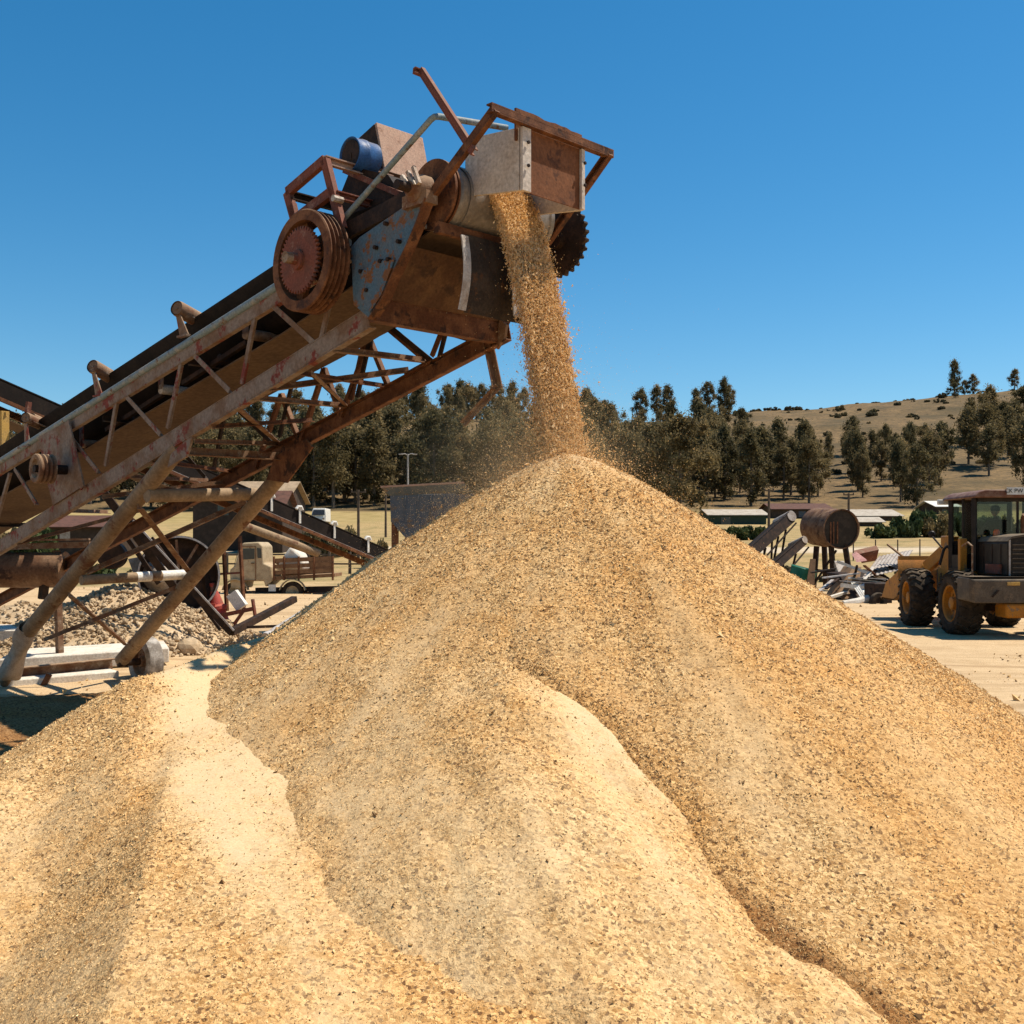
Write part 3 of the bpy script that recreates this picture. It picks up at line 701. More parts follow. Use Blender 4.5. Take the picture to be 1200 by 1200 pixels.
# head drum
m = MB(); c = Vector(DC)+A*.2
m.lathe(c, A, [(0, -.02), (.05, -.02), (.06, 0), (.2, .02), (.235, 0), (.25, .0), (.265, .02), (.265, .06), (.252, .07)]+[(.252+.004*(1-((k-6)/6)**2), .07+k*.08) for k in range(13)]+[(.252, 1.04), (.265, 1.05), (.265, 1.09), (.2, 1.08), (0, 1.09)], 48)
m.build('head_drum', DRUMM, conv)
m = MB(); m.lathe(Vector(DC)+A*.11, A, [(.05, 0), (.285, 0), (.285, .025), (.25, .025), (.25, .05), (.28, .05), (.28, .065), (.05, .065)], 40, True); m.build('drum_flange', RUST, conv)
# belt passing round the drum
ang = np.linspace(R(115), R(-75), 16); arc = []
for th_ in ang: arc.append([Vector((DC.x, DC.y, 0))+U*(math.cos(th_)*.263)+Vector((0, 0, 4.75+math.sin(th_)*.263))+A*w for w in (.30, .7, 1.2)])
belt(arc, 'belt_wrap', DRUMM, .0105)
# driven sprocket at the far side
m = MB(); c = Vector(DC)+A*1.62-Vector((0, 0, .08)); pr = []
nT = 26; x_, y_ = U, Vector((0, 0, 1)); ring = []
for k in range(nT*4):
    a_ = 2*math.pi*k/(nT*4); r = .33 if k % 4 in (1, 2) else .295
    ring.append(c+(x_*math.cos(a_)+y_*math.sin(a_))*r)
m.poly(ring, A*.05); m.lathe(c, A, [(0, -.06), (.08, -.06), (.08, .1), (0, .1)], 16); m.build('sprocket', DARKM, conv)
# big grooved drive wheel with gear
c = N(352, 305, -.30)
prof = [(.345, .0), (.43, .0), (.44, .01)]
for g in range(4): prof += [(.44, .02+g*.045), (.405, .035+g*.045), (.405, .045+g*.045), (.44, .058+g*.045)]
prof += [(.44, .205), (.43, .215), (.345, .215)]
m = MB(); m.lathe(c, A, prof, 56, True); wh = m.build('drive_wheel', RUST, conv)
m = MB()
for k in range(5):
    a_ = 2*math.pi*k/5+.5; d = U*math.cos(a_)+Vector((0, 0, 1))*math.sin(a_); m.bar(c+A*.11+d*.06, c+A*.11+d*.355, .09, .05, A)
m.lathe(c, A, [(0, -.02), (.09, -.02), (.09, .2), (0, .2)], 20); m.build('spokes', RUST, wh)
m = MB(); m.tube(c-A*.16, c+A*.5, .05); m.build('axle', RUSTL, wh)
gc = c+A*.012; nT = 44; ring = []
for k in range(nT*4):
    a_ = 2*math.pi*k/(nT*4); r = .29 if k % 4 in (1, 2) else .262
    ring.append(gc+(U*math.cos(a_)+Vector((0, 0, 1))*math.sin(a_))*r)
m = MB(); m.poly(ring, -A*.03); m.lathe(gc-A*.03, -A, [(.085, 0), (.085, .03), (.05, .035), (.05, .08), (0, .08)], 20); m.build('gear', REDR, wh)
# red frame that carries the wheel and motor
fw = -.1
for q in [((379, 187), (335, 225)), ((335, 225), (350, 280)), ((379, 187), (399, 268)), ((343, 258), (390, 222)), ((340, 240), (345, 262))]:
    m = MB(); m.channel(N(*q[0], fw), N(*q[1], fw), .085, .05, .011, A); m.build('red_frame_bar', REDR, conv)
m = MB(); m.channel(N(379, 188, fw), N(379, 188, fw)+A*.75, .075, .05, .011, U); m.build('red_frame_bar', PINKP, conv)
m = MB(); m.channel(N(338, 229, fw), N(338, 229, fw)+A*.95, .075, .05, .011, U); m.build('red_frame_bar', DARKM, conv)
m = MB(); m.channel(N(390, 228, fw)+A*.02, N(390, 228, fw)+A*.6, .07, .05, .011, U); m.build('red_frame_bar', REDR, conv)
m = MB(); m.lathe(N(390, 232, fw-.05), A, [(0, 0), (.03, 0), (.03, .1), (0, .1)], 8); m.build('bolt', LEVERB, conv)
# motor base block, motor and belt guard
m = MB(); m.poly([N(392, 275, .30), N(400, 225, .30), N(412, 195, .30), N(455, 205, .30), N(470, 228, .30), N(462, 252, .30)], A*.95); m.build('motor_base', DARKM, conv)
m = MB(); m.bar(N(405, 200, .3), N(470, 228, .3), .06, .05); m.bar(N(437, 197, .55)+A*.0, N(437, 197, .55)+A*.55, .22, .02); m.build('motor_rail', REDR, conv)
m = MB(); c = N(411, 181, .22)
m.lathe(c, A, [(0, .01), (.05, .012), (.13, .012), (.142, -.012), (.155, -.012), (.152, .0), (.152, .08), (.158, .09), (.158, .12), (.152, .13), (.152, .24), (.14, .25), (0, .25)], 36); mo = m.build('motor', MOTOR, conv)
m = MB(); m.lathe(c, A, [(0, -.004), (.128, -.004), (.128, .02), (0, .02)], 32); m.box(c+A*.0-Vector((0, 0, .02)), (.035, .02, .06), Matrix((U, A, Vector((0, 0, 1)))).transposed()); m.build('fan_cover', DARKM, mo)
g0 = [N(441, 143, .55), N(451, 200, .55), N(428, 194, .55), N(413, 168, .55)]
m = MB(); m.poly(g0, A*.56); m.build('belt_guard', PINKP, conv, .006)
m = MB(); m.poly([p-A*.008 for p in [N(439, 146, .55), N(449, 198, .55), N(428, 193, .55), N(415, 168, .55)]], A*.006); m.build('guard_shade_sheet', DARKM, conv)  # dark sheet over the guard's left face, painting in its shade
# handrail pipe, stub post, head frame
hr = [N(398, 262, .0), N(505, 140, .0), N(509, 137, .01), N(514, 136.5, .06), N(594, 150, .72)]
m = MB(); m.sweep(hr, .026, 12); m.build('handrail_pipe', RAIL, conv)
m = MB(); m.channel(N(492, 82, .05), N(554, 178, .0), .06, .04, .01, A); m.channel(N(484, 83, .0), N(497, 88, .1), .05, .04, .01, U); m.build('stub_post', REDR, conv)
hf = [N(488, 250), N(570, 130)]; hf += [p+A*1.36 for p in hf]
hf[1] = hf[1]+U*.085; hf[3] = hf[3]+U*.085
m = MB(); m.channel(hf[0], hf[1], .072, .05, .012, A); m.build('head_frame_arm', RUST, conv)
m = MB(); m.channel(hf[2]-U*.25-Vector((0, 0, .38)), hf[3], .072, .05, .012, -A); m.build('head_frame_arm', RUST, conv)
m = MB(); m.channel(hf[1]-A*.03, hf[3]+A*.03, .068, .06, .012, -U); m.build('head_frame_beam', RUST, conv)
# spillage hood: boards on four sides, open beneath
wb = .33; b0 = N(608, 149, wb); b1 = N(545, 163, wb); zl = Vector((0, 0, -.49))
nb = [b0, b1, b1+zl*.96, b0+zl]
hw = .72
hd = empty('hood', (0, 0, 0)); hd.parent = conv; hd.location = tuple(b0-worldloc(conv))
m = MB(); m.poly(nb, A*.03); m.build('hood_board', WOODW, hd, .004)
m = MB(); m.poly([p+A*hw for p in nb], A*.03); m.build('hood_board', WOODW, hd)
f0 = b0+U*.012+A*.10; f1 = b0+U*.012+A*(hw-.02)
m = MB(); m.poly([f0, f1, f1+zl, f0+zl], -U*.012); m.build('hood_sheet', RUSTP, hd)
for wq in (0, hw-.03):
    m = MB(); q = b0+U*.014+A*wq; sw = .095 if wq == 0 else .04; m.poly([q, q+A*sw, q+A*sw+zl*1.01, q+zl*1.01], U*.028); cl = m.build('corner_strip', WOODW, hd, .003)
    m = MB()
    for dz in (.12, .3): m.lathe(q+A*sw*.5+U*.042+Vector((0, 0, -dz)), U, [(0, .012), (.014, .01), (.014, -.002)], 8)
    m.build('bolt', DARKM, hd)
m = MB(); m.poly([b1+A*.03, b1+A*hw, b1+A*hw+zl*.5, b1+A*.03+zl*.5], U*.02); m.build('hood_board', WOODW, hd)
t0 = b0-U*.03-A*.02+Vector((0, 0, .0)); top = []
m = MB(); bot0 = t0-Vector((0, 0, .1)); bot1 = t0+A*(hw+.05)-Vector((0, 0, .1))
for k in range(13):
    top.append(t0+A*((hw+.05)*(1-k/12))+Vector((0, 0, .145+random.uniform(-.012, .008))))
m.poly([bot0, bot1]+top, U*.02); m.build('top_sheet', RUSTP, hd)
# scraper plates beneath the drum
e = [N(478, 288, .05), N(449, 350, .05)]
m = MB(); m.poly([e[0], e[1], e[1]+A*(W-.1), e[0]+A*(W-.1)], U*.012); m.build('dribble_plate', CHUTE, conv)
m = MB(); cbm = N(441, 362, -.02); m.channel(cbm, cbm+A*(W+.04), .20, .1, .014, -U); m.build('cross_beam', RUST, conv)
m = MB(); q = cbm+A*(W-.05); m.poly([q+U*.03+Vector((0, 0, .12)), q+U*.12+Vector((0, 0, .05)), q+U*.1-Vector((0, 0, .06)), q-Vector((0, 0, .16))], A*.03); m.build('end_gusset', RUSTL, conv)
# scraper arm and hanging rubber flap below the drum
m = MB(); sa = Vector(DC)+U*.12+A*.1-Vector((0, 0, .30)); m.bar(sa-A*.05, sa+A*1.25, .06, .09); m.bar(sa+A*.8+U*.08, sa+A*.87+U*.08, .09, .06); m.build('scraper_bar', RUST, conv)
m = MB()
for k in range(6):
    pass
cols = []
for i in range(9):
    t = i/8; row = []
    zz = -.02-.62*t; bow = .05*math.sin(t*math.pi)-.03*t
    for j in range(5): row.append(sa+A*(.24+j*.22-.10*t*(j == 0)*0)+U*(.04+bow+.012*math.sin(j*2.2))+Vector((0, 0, zz)))
    cols.append(row)
belt(cols, 'rubber_flap', FLAP, .012)
m = MB()
for i in range(8):
    t0_, t1_ = i/8, (i+1)/8
    a_ = sa+A*.2+U*(.06+.05*math.sin(t0_*math.pi)-.03*t0_)+Vector((0, 0, -.03-.6*t0_)); b_ = sa+A*.2+U*(.06+.05*math.sin(t1_*math.pi)-.03*t1_)+Vector((0, 0, -.03-.6*t1_))
    m.bar(a_, b_, .075, .014, U)
m.build('side_strip', PALE, conv)
m = MB(); m.bar(sa+A*.80+U*.11-Vector((0, 0, .05)), sa+A*.74+U*.11-Vector((0, 0, .36)), .03, .02); m.lathe(sa+A*.80+U*.07, U, [(0, 0), (.045, 0), (.045, .05), (0, .05)], 10); m.build('adjusting_bolt', LEVERB, conv)
m = MB(); q = sa+A*.66+U*.13-Vector((0, 0, .12)); m.poly([q, q+A*.40, q+A*.42-Vector((0, 0, .52)), q+A*.03-Vector((0, 0, .50))], U*.012); m.bar(q+A*.27+U*.03-Vector((0, 0, .1)), q+A*.27+U*.03-Vector((0, 0, .55)), .03, .03); m.build('side_skirt', PALE, conv)
m = MB(); m.bar(N(488, 262, .0), N(533, 277, .45), .02, .03); m.build('edge_strip', PALE, conv)
m = MB(); m.bar(N(524, 372, .9), N(526, 388, .9), .02, .03); m.build('edge_strip', PALE, conv)
# loose bar hanging below the far end
m = MB(); m.angle(N(570, 392, W), N(583, 455, W), .07, .012, U); m.angle(N(583, 453, W), N(542, 497, W-.1), .05, .01, U); m.build('hanging_bar', RUSTL, conv)
m = MB(); m.bar(farp(432, 376)-Vector((0, 0, .02)), N(520, 388, W)+U*.0, .05, .06); m.build('bottom_stub', RUST, conv)
# legs, ties and undercarriage
lb0, lb1 = N(20, 786), N(20, 786)+A*W
lt0 = N(212, 522, .08); lt1 = N(342, 541, W-.02)
m = MB(); m.tube(lt0, N(30, 744), .095, .1, 18); l0 = m.build('leg', LEGM, conv)
m = MB(); m.tube(lt1, lb1+Vector((0, 0, .03)), .095, .1, 18); l1 = m.build('leg', LEGM, conv)
m = MB(); m.tube(N(36, 736), N(2, 806), .075, .07, 14); m.build('lower_leg', LEGM, conv)
m = MB(); m.poly([N(196, 548, .0), N(200, 532, .0), N(226, 508, .0), N(218, 535, .0)], A*.03); m.build('leg_gusset', CHORD, conv)
m = MB(); m.poly([N(312, 562, W-.13), N(322, 535, W-.13), N(358, 514, W-.13), N(366, 524, W-.13), N(336, 566, W-.13)], A*.02); m.build('leg_gusset', RUST, conv)
m = MB(); tA = N(95, 680, .02); tB = N(219, 673, W-.02); m.tube(tA, tA+(tB-tA)*.5, .062, n=16); m.tube(tA+(tB-tA)*.64, tA+(tB-tA)*.74, .064, n=16); ti = m.build('cross_tie', LEGM, conv)
m = MB(); m.tube(tA+(tB-tA)*.5, tA+(tB-tA)*.64, .064, n=16); m.tube(tA+(tB-tA)*.74, tB, .064, n=16); m.build('white_band', WHITEP, ti)
m = MB(); m.tube(N(172, 581, .02), N(300, 579, W), .075, n=16); m.build('cross_tie', LEGM, conv)
for x0, y0, x1, y1, t in [(165, 593, 222, 668, .075), (101, 671, 288, 588, .065), (83, 697, 148, 754, .06), (51, 750, 212, 686, .05)]:
    m = MB(); m.angle(N(x0, y0, .05), N(x1, y1, W-.05), t, .01); m.build('brace', RUSTL, conv)
m = MB(); m.channel(N(-4, 794, .0), N(-4, 794, .0)+A*(W+.2)+Vector((0, 0, .04)), .23, .12, .02, U); ax = m.build('axle_beam', RUSTL, conv, .006)
m = MB(); ac = lb1+A*.22+U*.05; m.tube(ac-A*.3, ac+A*.1, .05); m.build('axle_stub', DARKM, conv)
def wheel(c, axis, Rr, wd, parent, tm, rm, name='wheel', lugs=0):
    ax_ = Vector(axis).normalized(); m = MB(); h = wd/2
    m.lathe(c, ax_, [(Rr*.58, -h*.82), (Rr*.66, -h*.98), (Rr*.84, -h), (Rr*.955, -h*.86), (Rr, -h*.55), (Rr, h*.55), (Rr*.955, h*.86), (Rr*.84, h), (Rr*.66, h*.98), (Rr*.58, h*.82), (Rr*.56, 0)], 44, True)
    if lugs:
        x = ax_.cross(Vector((0, 0, 1))).normalized(); z = x.cross(ax_)
        for k in range(lugs):
            for sd in (-1, 1):
                a0 = 2*math.pi*(k+(.5 if sd > 0 else 0))/lugs
                def pt(a, hh, r): return Vector(c)+(x*math.cos(a)+z*math.sin(a))*r+ax_*hh
                d = 2*math.pi/lugs*.55
                p1 = pt(a0, sd*h*.04, Rr*1.012); p2 = pt(a0+d, sd*h*.62, Rr*1.008); p3 = pt(a0+d*1.15, sd*h*.97, Rr*.935); p4 = pt(a0+d*1.15, sd*h*1.0, Rr*.86)
                for a_, b_ in ((p1, p2), (p2, p3), (p3, p4)):
                    rad = ((a_+b_)/2-Vector(c)); rad = rad-ax_*rad.dot(ax_); m.bar(a_, b_, Rr*.10, Rr*.075, rad.normalized()+ax_*sd*(.5 if a_ is p2 else 0))
    w = m.build(name, tm, parent)
    m = MB(); m.lathe(c, ax_, [(Rr*.6, -h*.84), (Rr*.57, -h*.9), (Rr*.53, -h*.8), (Rr*.5, -h*.35), (Rr*.22, -h*.28), (Rr*.2, -h*.75), (Rr*.16, -h*.8), (0, -h*.8)], 36)
    m.lathe(c, -ax_, [(Rr*.6, -h*.84), (Rr*.57, -h*.9), (Rr*.53, -h*.8), (Rr*.5, -h*.35), (Rr*.22, -h*.28), (Rr*.2, -h*.75), (Rr*.16, -h*.8), (0, -h*.8)], 36)
    for k in range(8):
        a_ = 2*math.pi*k/8; x = ax_.cross(Vector((0, 0, 1))).normalized(); z = x.cross(ax_)
        for sd in (-1, 1): m.lathe(Vector(c)+(x*math.cos(a_)+z*math.sin(a_))*Rr*.36+ax_*sd*h*.3, ax_*sd, [(Rr*.035, 0), (Rr*.035, h*.12), (0, h*.12)], 6)
    m.build('rim', rm, w); return w
wheel(ac+A*.12, A, .36, .24, conv, TYREP, RUSTL)
wheel(N(-60, 812), A, .36, .24, conv, TYREP, RUSTL)
for x0, y0, x1, y1 in [(58, 790, 36, 832), (30, 806, 26, 832), (85, 812, 30, 836)]:
    m = MB(); m.bar(N(x0, y0, .5), N(x1, y1, .3), .07, .07); m.build('strut', RUST, conv)
# rag tied round the foot of the near leg
m = MB()
ra, rb_ = N(34, 735), N(10, 790); rows = []
for i in range(9):
    t = i/8; p = ra+(rb_-ra)*t; rr = .108+.02*math.sin(t*9)+.02*t; d = (rb_-ra).normalized(); x = d.cross(A).normalized()
    rows.append([p+(x*math.cos(a_)+A*math.sin(a_))*(rr+random.uniform(-.022, .028)+.02*math.sin(a_*3+t*5)) for a_ in np.linspace(0, 2*math.pi, 15)[:-1]])
vs = [p for r in rows for p in r]; n = 14
m.add(vs, [(i*n+j, i*n+(j+1) % n, (i+1)*n+(j+1) % n, (i+1)*n+j) for i in range(8) for j in range(n)])
o = m.build('rag', CLOTH, label='pale dusty rag knotted round the foot of the near conveyor leg', cat='rag', smooth=50)
sm = o.modifiers.new('s', 'SUBSURF'); sm.levels = 1; sm.render_levels = 1

# ------------------------------------------------------------------ second conveyor crossing behind
Pt, Pb = at(-120, 400, 18.2), at(458, 652, 26)
dB = (Pb-Pt); hB = Vector((dB.x, dB.y, 0)).normalized(); nB = Vector((hB.y, -hB.x, 0))      # nB points towards the camera side
c2 = empty('belt_conveyor', (Pb.x, Pb.y, 0), 'dark second belt conveyor behind the first, sloping down to the right with pale idler clips', 'conveyor')
def B(t, off=0, dz=0): return Pt+dB*t+nB*off+Vector((0, 0, dz))
m = MB(); vs = []
for t in (-.15, 1):
    for o_, z_ in ((.42, 0), (.2, -.2), (-.2, -.2), (-.42, 0)): vs.append(B(t, o_, z_))
m.add(vs+[v+Vector((0, 0, .02)) for v in vs], [(0, 1, 5, 4), (1, 2, 6, 5), (2, 3, 7, 6), (8, 12, 13, 9), (9, 13, 14, 10), (10, 14, 15, 11), (0, 4, 12, 8), (3, 11, 15, 7)]); m.build('belt', BELT, c2, smooth=0)
m = MB(); m.bar(B(-.15, .46, -.2), B(1, .46, -.2), .03, .30); m.build('side_skirt', BELT, c2)
m = MB(); m.bar(B(-.15, .52, -.37), B(1.0, .52, -.37), .07, .06); m.build('side_rail', RUST, c2)
m = MB(); m.bar(B(.35, .5, -.33), B(1.0, .5, -.33), .05, .012); m.build('rail_cap', PALE, c2)
m = MB(); m.bar(B(-.15, -.46, -.3), B(1, -.46, -.3), .05, .12); m.build('side_rail', RUST, c2)
m = MB(); m.poly([B(-.15, .3, -.62), B(.5, .3, -.62), B(.5, -.3, -.62), B(-.15, -.3, -.62)], (0, 0, .015)); m.build('return_belt', BELTU, c2)
m = MB(); m.tube(at(285, 616, 22.2), at(372, 648, 24), .09, n=14); m.build('drive_tube', LEGM, c2)
for px in (302, 335, 375.5, 415):
    t = (px+120)/578.; tt = t*18.2/(26-t*(26-18.2)); p = B(tt, .5, .02)
    m = MB(); m.bar(p-Vector((0, 0, .30)), p+Vector((0, 0, .02)), .05, .02, nB); m.sweep([p+hB*-.09, p+hB*-.05+Vector((0, 0, .05)), p+hB*.03+Vector((0, 0, .05)), p+hB*.06+Vector((0, 0, -.02))], .035, 8); m.build('idler_clip', WHITEP, c2)
p = at(39, 493, 18.9)
m = MB(); a_, b_ = at(37, 489, 18.2), at(54, 497, 18.5); m.tube(a_, b_, .075, n=14); m.build('idler_roller', RUSTL, c2)
m = MB(); m.bar(at(34, 471, 18.3), at(32, 486, 18.3), .07, .07); m.bar(at(33, 486, 18.3), at(34, 522, 18.3), .06, .04); m.build('idler_bracket', REDR, c2)
m = MB(); m.bar(at(4, 482, 18.2), at(4, 535, 18.2), .13, .13); m.bar(at(-12, 482, 18.2), at(9, 486, 18.2), .12, .06); m.build('support_post', YPOST, c2)
# its A-legs and drawbar
for (x0, y0, x1, y1, Y0, Y1, w) in [(118, 572, 213, 700, 20, 20.5, .14), (152, 612, 271, 741, 20, 20, .13), (178, 630, 258, 738, 20.4, 20.2, .05), (140, 617, 186, 684, 20.4, 20.4, .08)]:
    m = MB(); m.bar(at(x0, y0, Y0), at(x1, y1, Y1), w, .06, (0, -1, 0)); m.build('support_leg', DARKM, c2)
m = MB(); m.bar(at(156, 610, 19.95), at(274, 739, 19.95), .03, .02, (0, -1, 0)); m.build('leg_edge', PALE, c2)
m = MB(); m.bar(at(271, 741, 20), at(345, 702, 22.5), .12, .12); m.bar(at(290, 735, 20.2), at(345, 733, 20.6), .05, .05); m.build('drawbar', DARKM, c2)
m = MB(); m.tube(at(312, 750, 16.6), at(428, 676, 20.6), .105, n=16); m.lathe(at(312, 750, 16.6), at(428, 676, 20.6)-at(312, 750, 16.6), [(.115, -.02), (.115, .1)], 16)
o = m.build('steel_pipe', PALE, label='thick pale grey pipe slanting into the left foot of the tall sand heap', cat='pipe')
m = MB(); m.bar(at(395, 714, 20), at(418, 690, 21.4), .3, .04); m.bar(at(380, 722, 20), at(412, 700, 21.2), .06, .1); o = m.build('plank', CONC, label='pale board lying beside the slanting grey pipe', cat='board')

# ------------------------------------------------------------------ yard behind the conveyor, left
bm = bmesh.new(); bmesh.ops.create_icosphere(bm, subdivisions=1, radius=1); ICV = [v.co.copy() for v in bm.verts]; ICF = [tuple(v.index for v in f.verts) for f in bm.faces]; bm.free()
def rocks(name, cx, cy, rx, ry, h, n, s0, s1, label, cat, pts=None):
    m = MB(); xs = np.linspace(-1.15, 1.15, 26); X, Y = np.meshgrid(xs, xs); r = np.hypot(X, Y)
    Z = h*np.clip(1-r, -.08, 1)**1.0+.08*fbm(X*5, Y*5, 3, 81)*(r < 1)
    V = [(cx+x*rx, cy+y*ry, z-.03) for x, y, z in zip(X.ravel(), Y.ravel(), Z.ravel())]
    m.add(V, [tuple(q) for q in grid_quads(26, 26)])
    for i in range(n):
        a_ = random.uniform(0, 6.28); q = math.sqrt(random.uniform(0, 1))*1.05
        x, y = q*math.cos(a_), q*math.sin(a_); z = h*max(0, 1-q); s_ = random.uniform(s0, s1)*random.choice([.6, .8, 1, 1, 1.3])
        sc = [s_*random.uniform(.6, 1.2) for _ in range(3)]; M = Matrix.Rotation(random.uniform(0, 6), 3, 'X')@Matrix.Rotation(random.uniform(0, 6), 3, 'Y')
        vs = [Vector((cx+x*rx, cy+y*ry, z+s_*.3))+M@Vector((v.x*sc[0], v.y*sc[1], v.z*sc[2]))*random.uniform(.72, 1.12) for v in ICV]
        m.add(vs, ICF)
    o = m.build(name, ROCK, smooth=0); return setp(o, label, cat, kind='stuff')
rocks('rubble_heap', -7.5, 21.4, 2.9, 2.6, 1.2, 4200, .022, .06, 'grey heap of broken stones behind the conveyor legs', 'stone heap')
rocks('rubble_heap', -10.6, 24, 2.6, 1.7, .7, 1200, .025, .06, 'lower spread of broken stones at the far left edge', 'stone heap')
def slab(pts, th, label, cat='concrete slab', mat=CONC, name='concrete_slab'):
    m = MB(); m.poly(pts, (0, 0, -th)); return m.build(name, mat, bevel=.02, label=label, cat=cat)
slab([Vector((-7.7, 16.6, .2)), Vector((-5.5, 17.8, .27)), Vector((-5.9, 18.8, .3)), Vector((-8.0, 17.9, .24))], .24, 'large pale concrete slab lying behind the wheel axle')
slab([Vector((-10.5, 19.6, .4)), Vector((-8.4, 19.9, .4)), Vector((-8.7, 21.0, .42)), Vector((-10.6, 21.0, .42))], .35, 'pale slab at the left edge in front of the stone heap')
slab([Vector((-7.1, 14.9, .07)), Vector((-5.7, 16.1, .09)), Vector((-6.0, 16.5, .09)), Vector((-7.4, 15.4, .07))], .12, 'narrow pale slab lying under the axle beam')
m = MB(); c0 = at(-60, 668, 17.2); c1 = at(77, 668, 17.2)
m.lathe(c0, c1-c0, [(0, 0), (.26, 0), (.275, .02), (.275, (c1-c0).length-.03), (.285, (c1-c0).length-.02), (.285, (c1-c0).length), (.2, (c1-c0).length+.03), (0, (c1-c0).length+.04)], 36)
t = empty('steel_drum', (c0.x, c0.y, 0), 'rusty brown steel cylinder hung under the conveyor at the left edge', 'steel drum')
m.build('shell', TANKM, t)
m = MB(); m.bar(at(-60, 643, 17.2), at(108, 638, 17.2), .25, .09); m.bar(at(-60, 634, 17.2), at(105, 632, 17.4), .1, .03); m.build('beam', RUSTL, t)
m = MB(); m.bar(at(52, 685, 17.1), at(50, 702, 17.1), .12, .1); m.bar(at(46, 700, 17.1), at(64, 702, 17.1), .05, .05); m.build('tap', DARKM, t)
for x in (-40, 66):
    m = MB(); m.bar(at(x, 645, 17.2), Vector((at(x, 645, 17.2).x, 17.35, 0)), .09, .09); m.build('support_post', RUSTL, t)
# dark round washing drum with spokes
wd = empty('wash_wheel', (at(209, 672, 21.6).x, 21.6, 0), 'big dark spoked drum with a pale rim among the conveyor legs', 'drum wheel')
c = at(209, 674, 21.9); ax_ = Vector((.35, -1, 0)).normalized()
m = MB(); m.lathe(c, ax_, [(.74, -.3), (.78, -.3), (.78, .28), (.72, .28), (.72, .1), (0, .08)], 48); m.build('drum', DARKM, wd)
m = MB(); m.lathe(c, ax_, [(.775, .285), (.775, .32), (.74, .32), (.74, .285)], 48, True); m.build('rim', PALE, wd)
x_ = ax_.cross(Vector((0, 0, 1))).normalized()
for k in range(5):
    a_ = .3+k*.6; d = x_*math.cos(a_)+Vector((0, 0, 1))*math.sin(a_); m = MB(); m.bar(c+ax_*.25+d*.1, c+ax_*.25+d*.7, .05, .03, ax_); m.build('spoke', RUSTL, wd)
m = MB(); m.lathe(c+ax_*.12-x_*.35*-1-Vector((0, 0, .0)), ax_, [(.33, 0), (.12, .3), (0, .3)], 24); m.build('cone', TIN, wd)
m = MB(); m.lathe(at(130, 651, 21), Vector((.2, -1, 0)), [(0, 0), (.24, .02), (.26, 0), (.26, -.4)], 28); m.build('round_port', DARKM, wd)
m = MB(); m.bar(c-Vector((.5, -.1, 0)), Vector((c.x-.7, c.y, 0)), .12, .12); m.bar(c+Vector((.5, .1, 0)), Vector((c.x+.7, c.y, 0)), .12, .12); m.build('stand', DARKM, wd)
m = MB(); q = [at(150, 655, 22.3), at(205, 645, 22.3), at(235, 676, 22.3), at(160, 682, 22.3)]; m.poly(q, (0, .1, 0)); m.build('tin_sheet', TIN, label='crumpled pale tin sheet leaning behind the spoked drum', cat='tin sheet')
# red machine and rusty posts
rm = empty('red_machine', (at(258, 733, 22).x, 22, 0), 'bell-shaped red machine standing in a rusty post frame', 'machine')
m = MB(); m.lathe(at(257, 733, 22), Vector((-.16, 0, 1)), [(.24, 0), (.24, .06), (.2, .1), (.17, .3), (.21, .32), (.21, .38), (.15, .42), (.1, .62), (.06, .72), (.06, .85), (0, .86)], 24); m.build('housing', REDM, rm)
m = MB(); m.box(at(247, 716, 21.9), (.22, .2, .3)); m.build('gear_case', REDM, rm)
m = MB(); m.bar(at(272, 695, 22), at(284, 712, 22), .22, .22); m.build('white_motor', WHITEP, rm)
for x0, y0, x1, y1 in [(281, 628, 286, 716), (262, 640, 266, 716), (237, 660, 240, 700)]:
    m = MB(); m.bar(at(x0, y0, 22.2), at(x1, y1, 22.2), .06, .06); m.build('frame_post', RUST, rm)
m = MB(); m.bar(at(236, 674, 22.2), at(284, 671, 22.2), .04, .04); m.build('frame_bar', REDR, rm)
m = MB(); m.bar(at(256, 722, 21.8), at(298, 713, 21.8), .08, .08); m.bar(at(296, 702, 21.8), at(299, 722, 21.8), .05, .05); m.bar(at(272, 735, 21.8), at(288, 712, 21.8), .06, .06); m.build('frame_bar', REDR, rm)
for i, (x, y, s_, lab) in enumerate([(222, 742, .22, 'brown boulder at the foot of the dark leg beside the stone heap'), (238, 747, .16, 'smaller brown boulder next to the red machine')]):
    m = MB(); p = at(x, y, 19.5+i); m.blob((p.x, p.y, s_*.5), (s_, s_*.8, s_*.75), 2, .14); m.build('boulder', ROCK, smooth=0, label=lab, cat='boulder')
# the old truck
tY = 43; tb = empty('old_truck', (at(330, 690, tY).x, tY, 0), 'old cream flatbed truck with a plank-sided load bed behind the conveyor legs', 'truck')
def tp(x, y, dY=0): return at(x, y, tY+dY)
gz = tz(-9, 43)
m = MB(); prof = [(270, 690), (269, 668), (275, 663), (281, 640), (285, 636), (303, 635), (308, 640), (309, 660), (318, 664), (320, 680), (311, 688), (309, 681), (286, 681), (284, 690)]
m.poly([tp(x, y) for x, y in prof], (0, 1.75, 0)); cab = m.build('cab', CREAM, tb, .05)
m = MB(); m.poly([tp(x, y, -.02) for x, y in [(285, 643), (298, 643), (298, 655), (283, 656)]], (0, .015, 0)); m.build('window', DKGL, cab)
m = MB(); m.poly([tp(x, y, -.02) for x, y in [(301, 642), (306, 643), (306.5, 654), (302, 654)]], (0, .015, 0)); m.build('window', DKGL, cab)
m = MB()
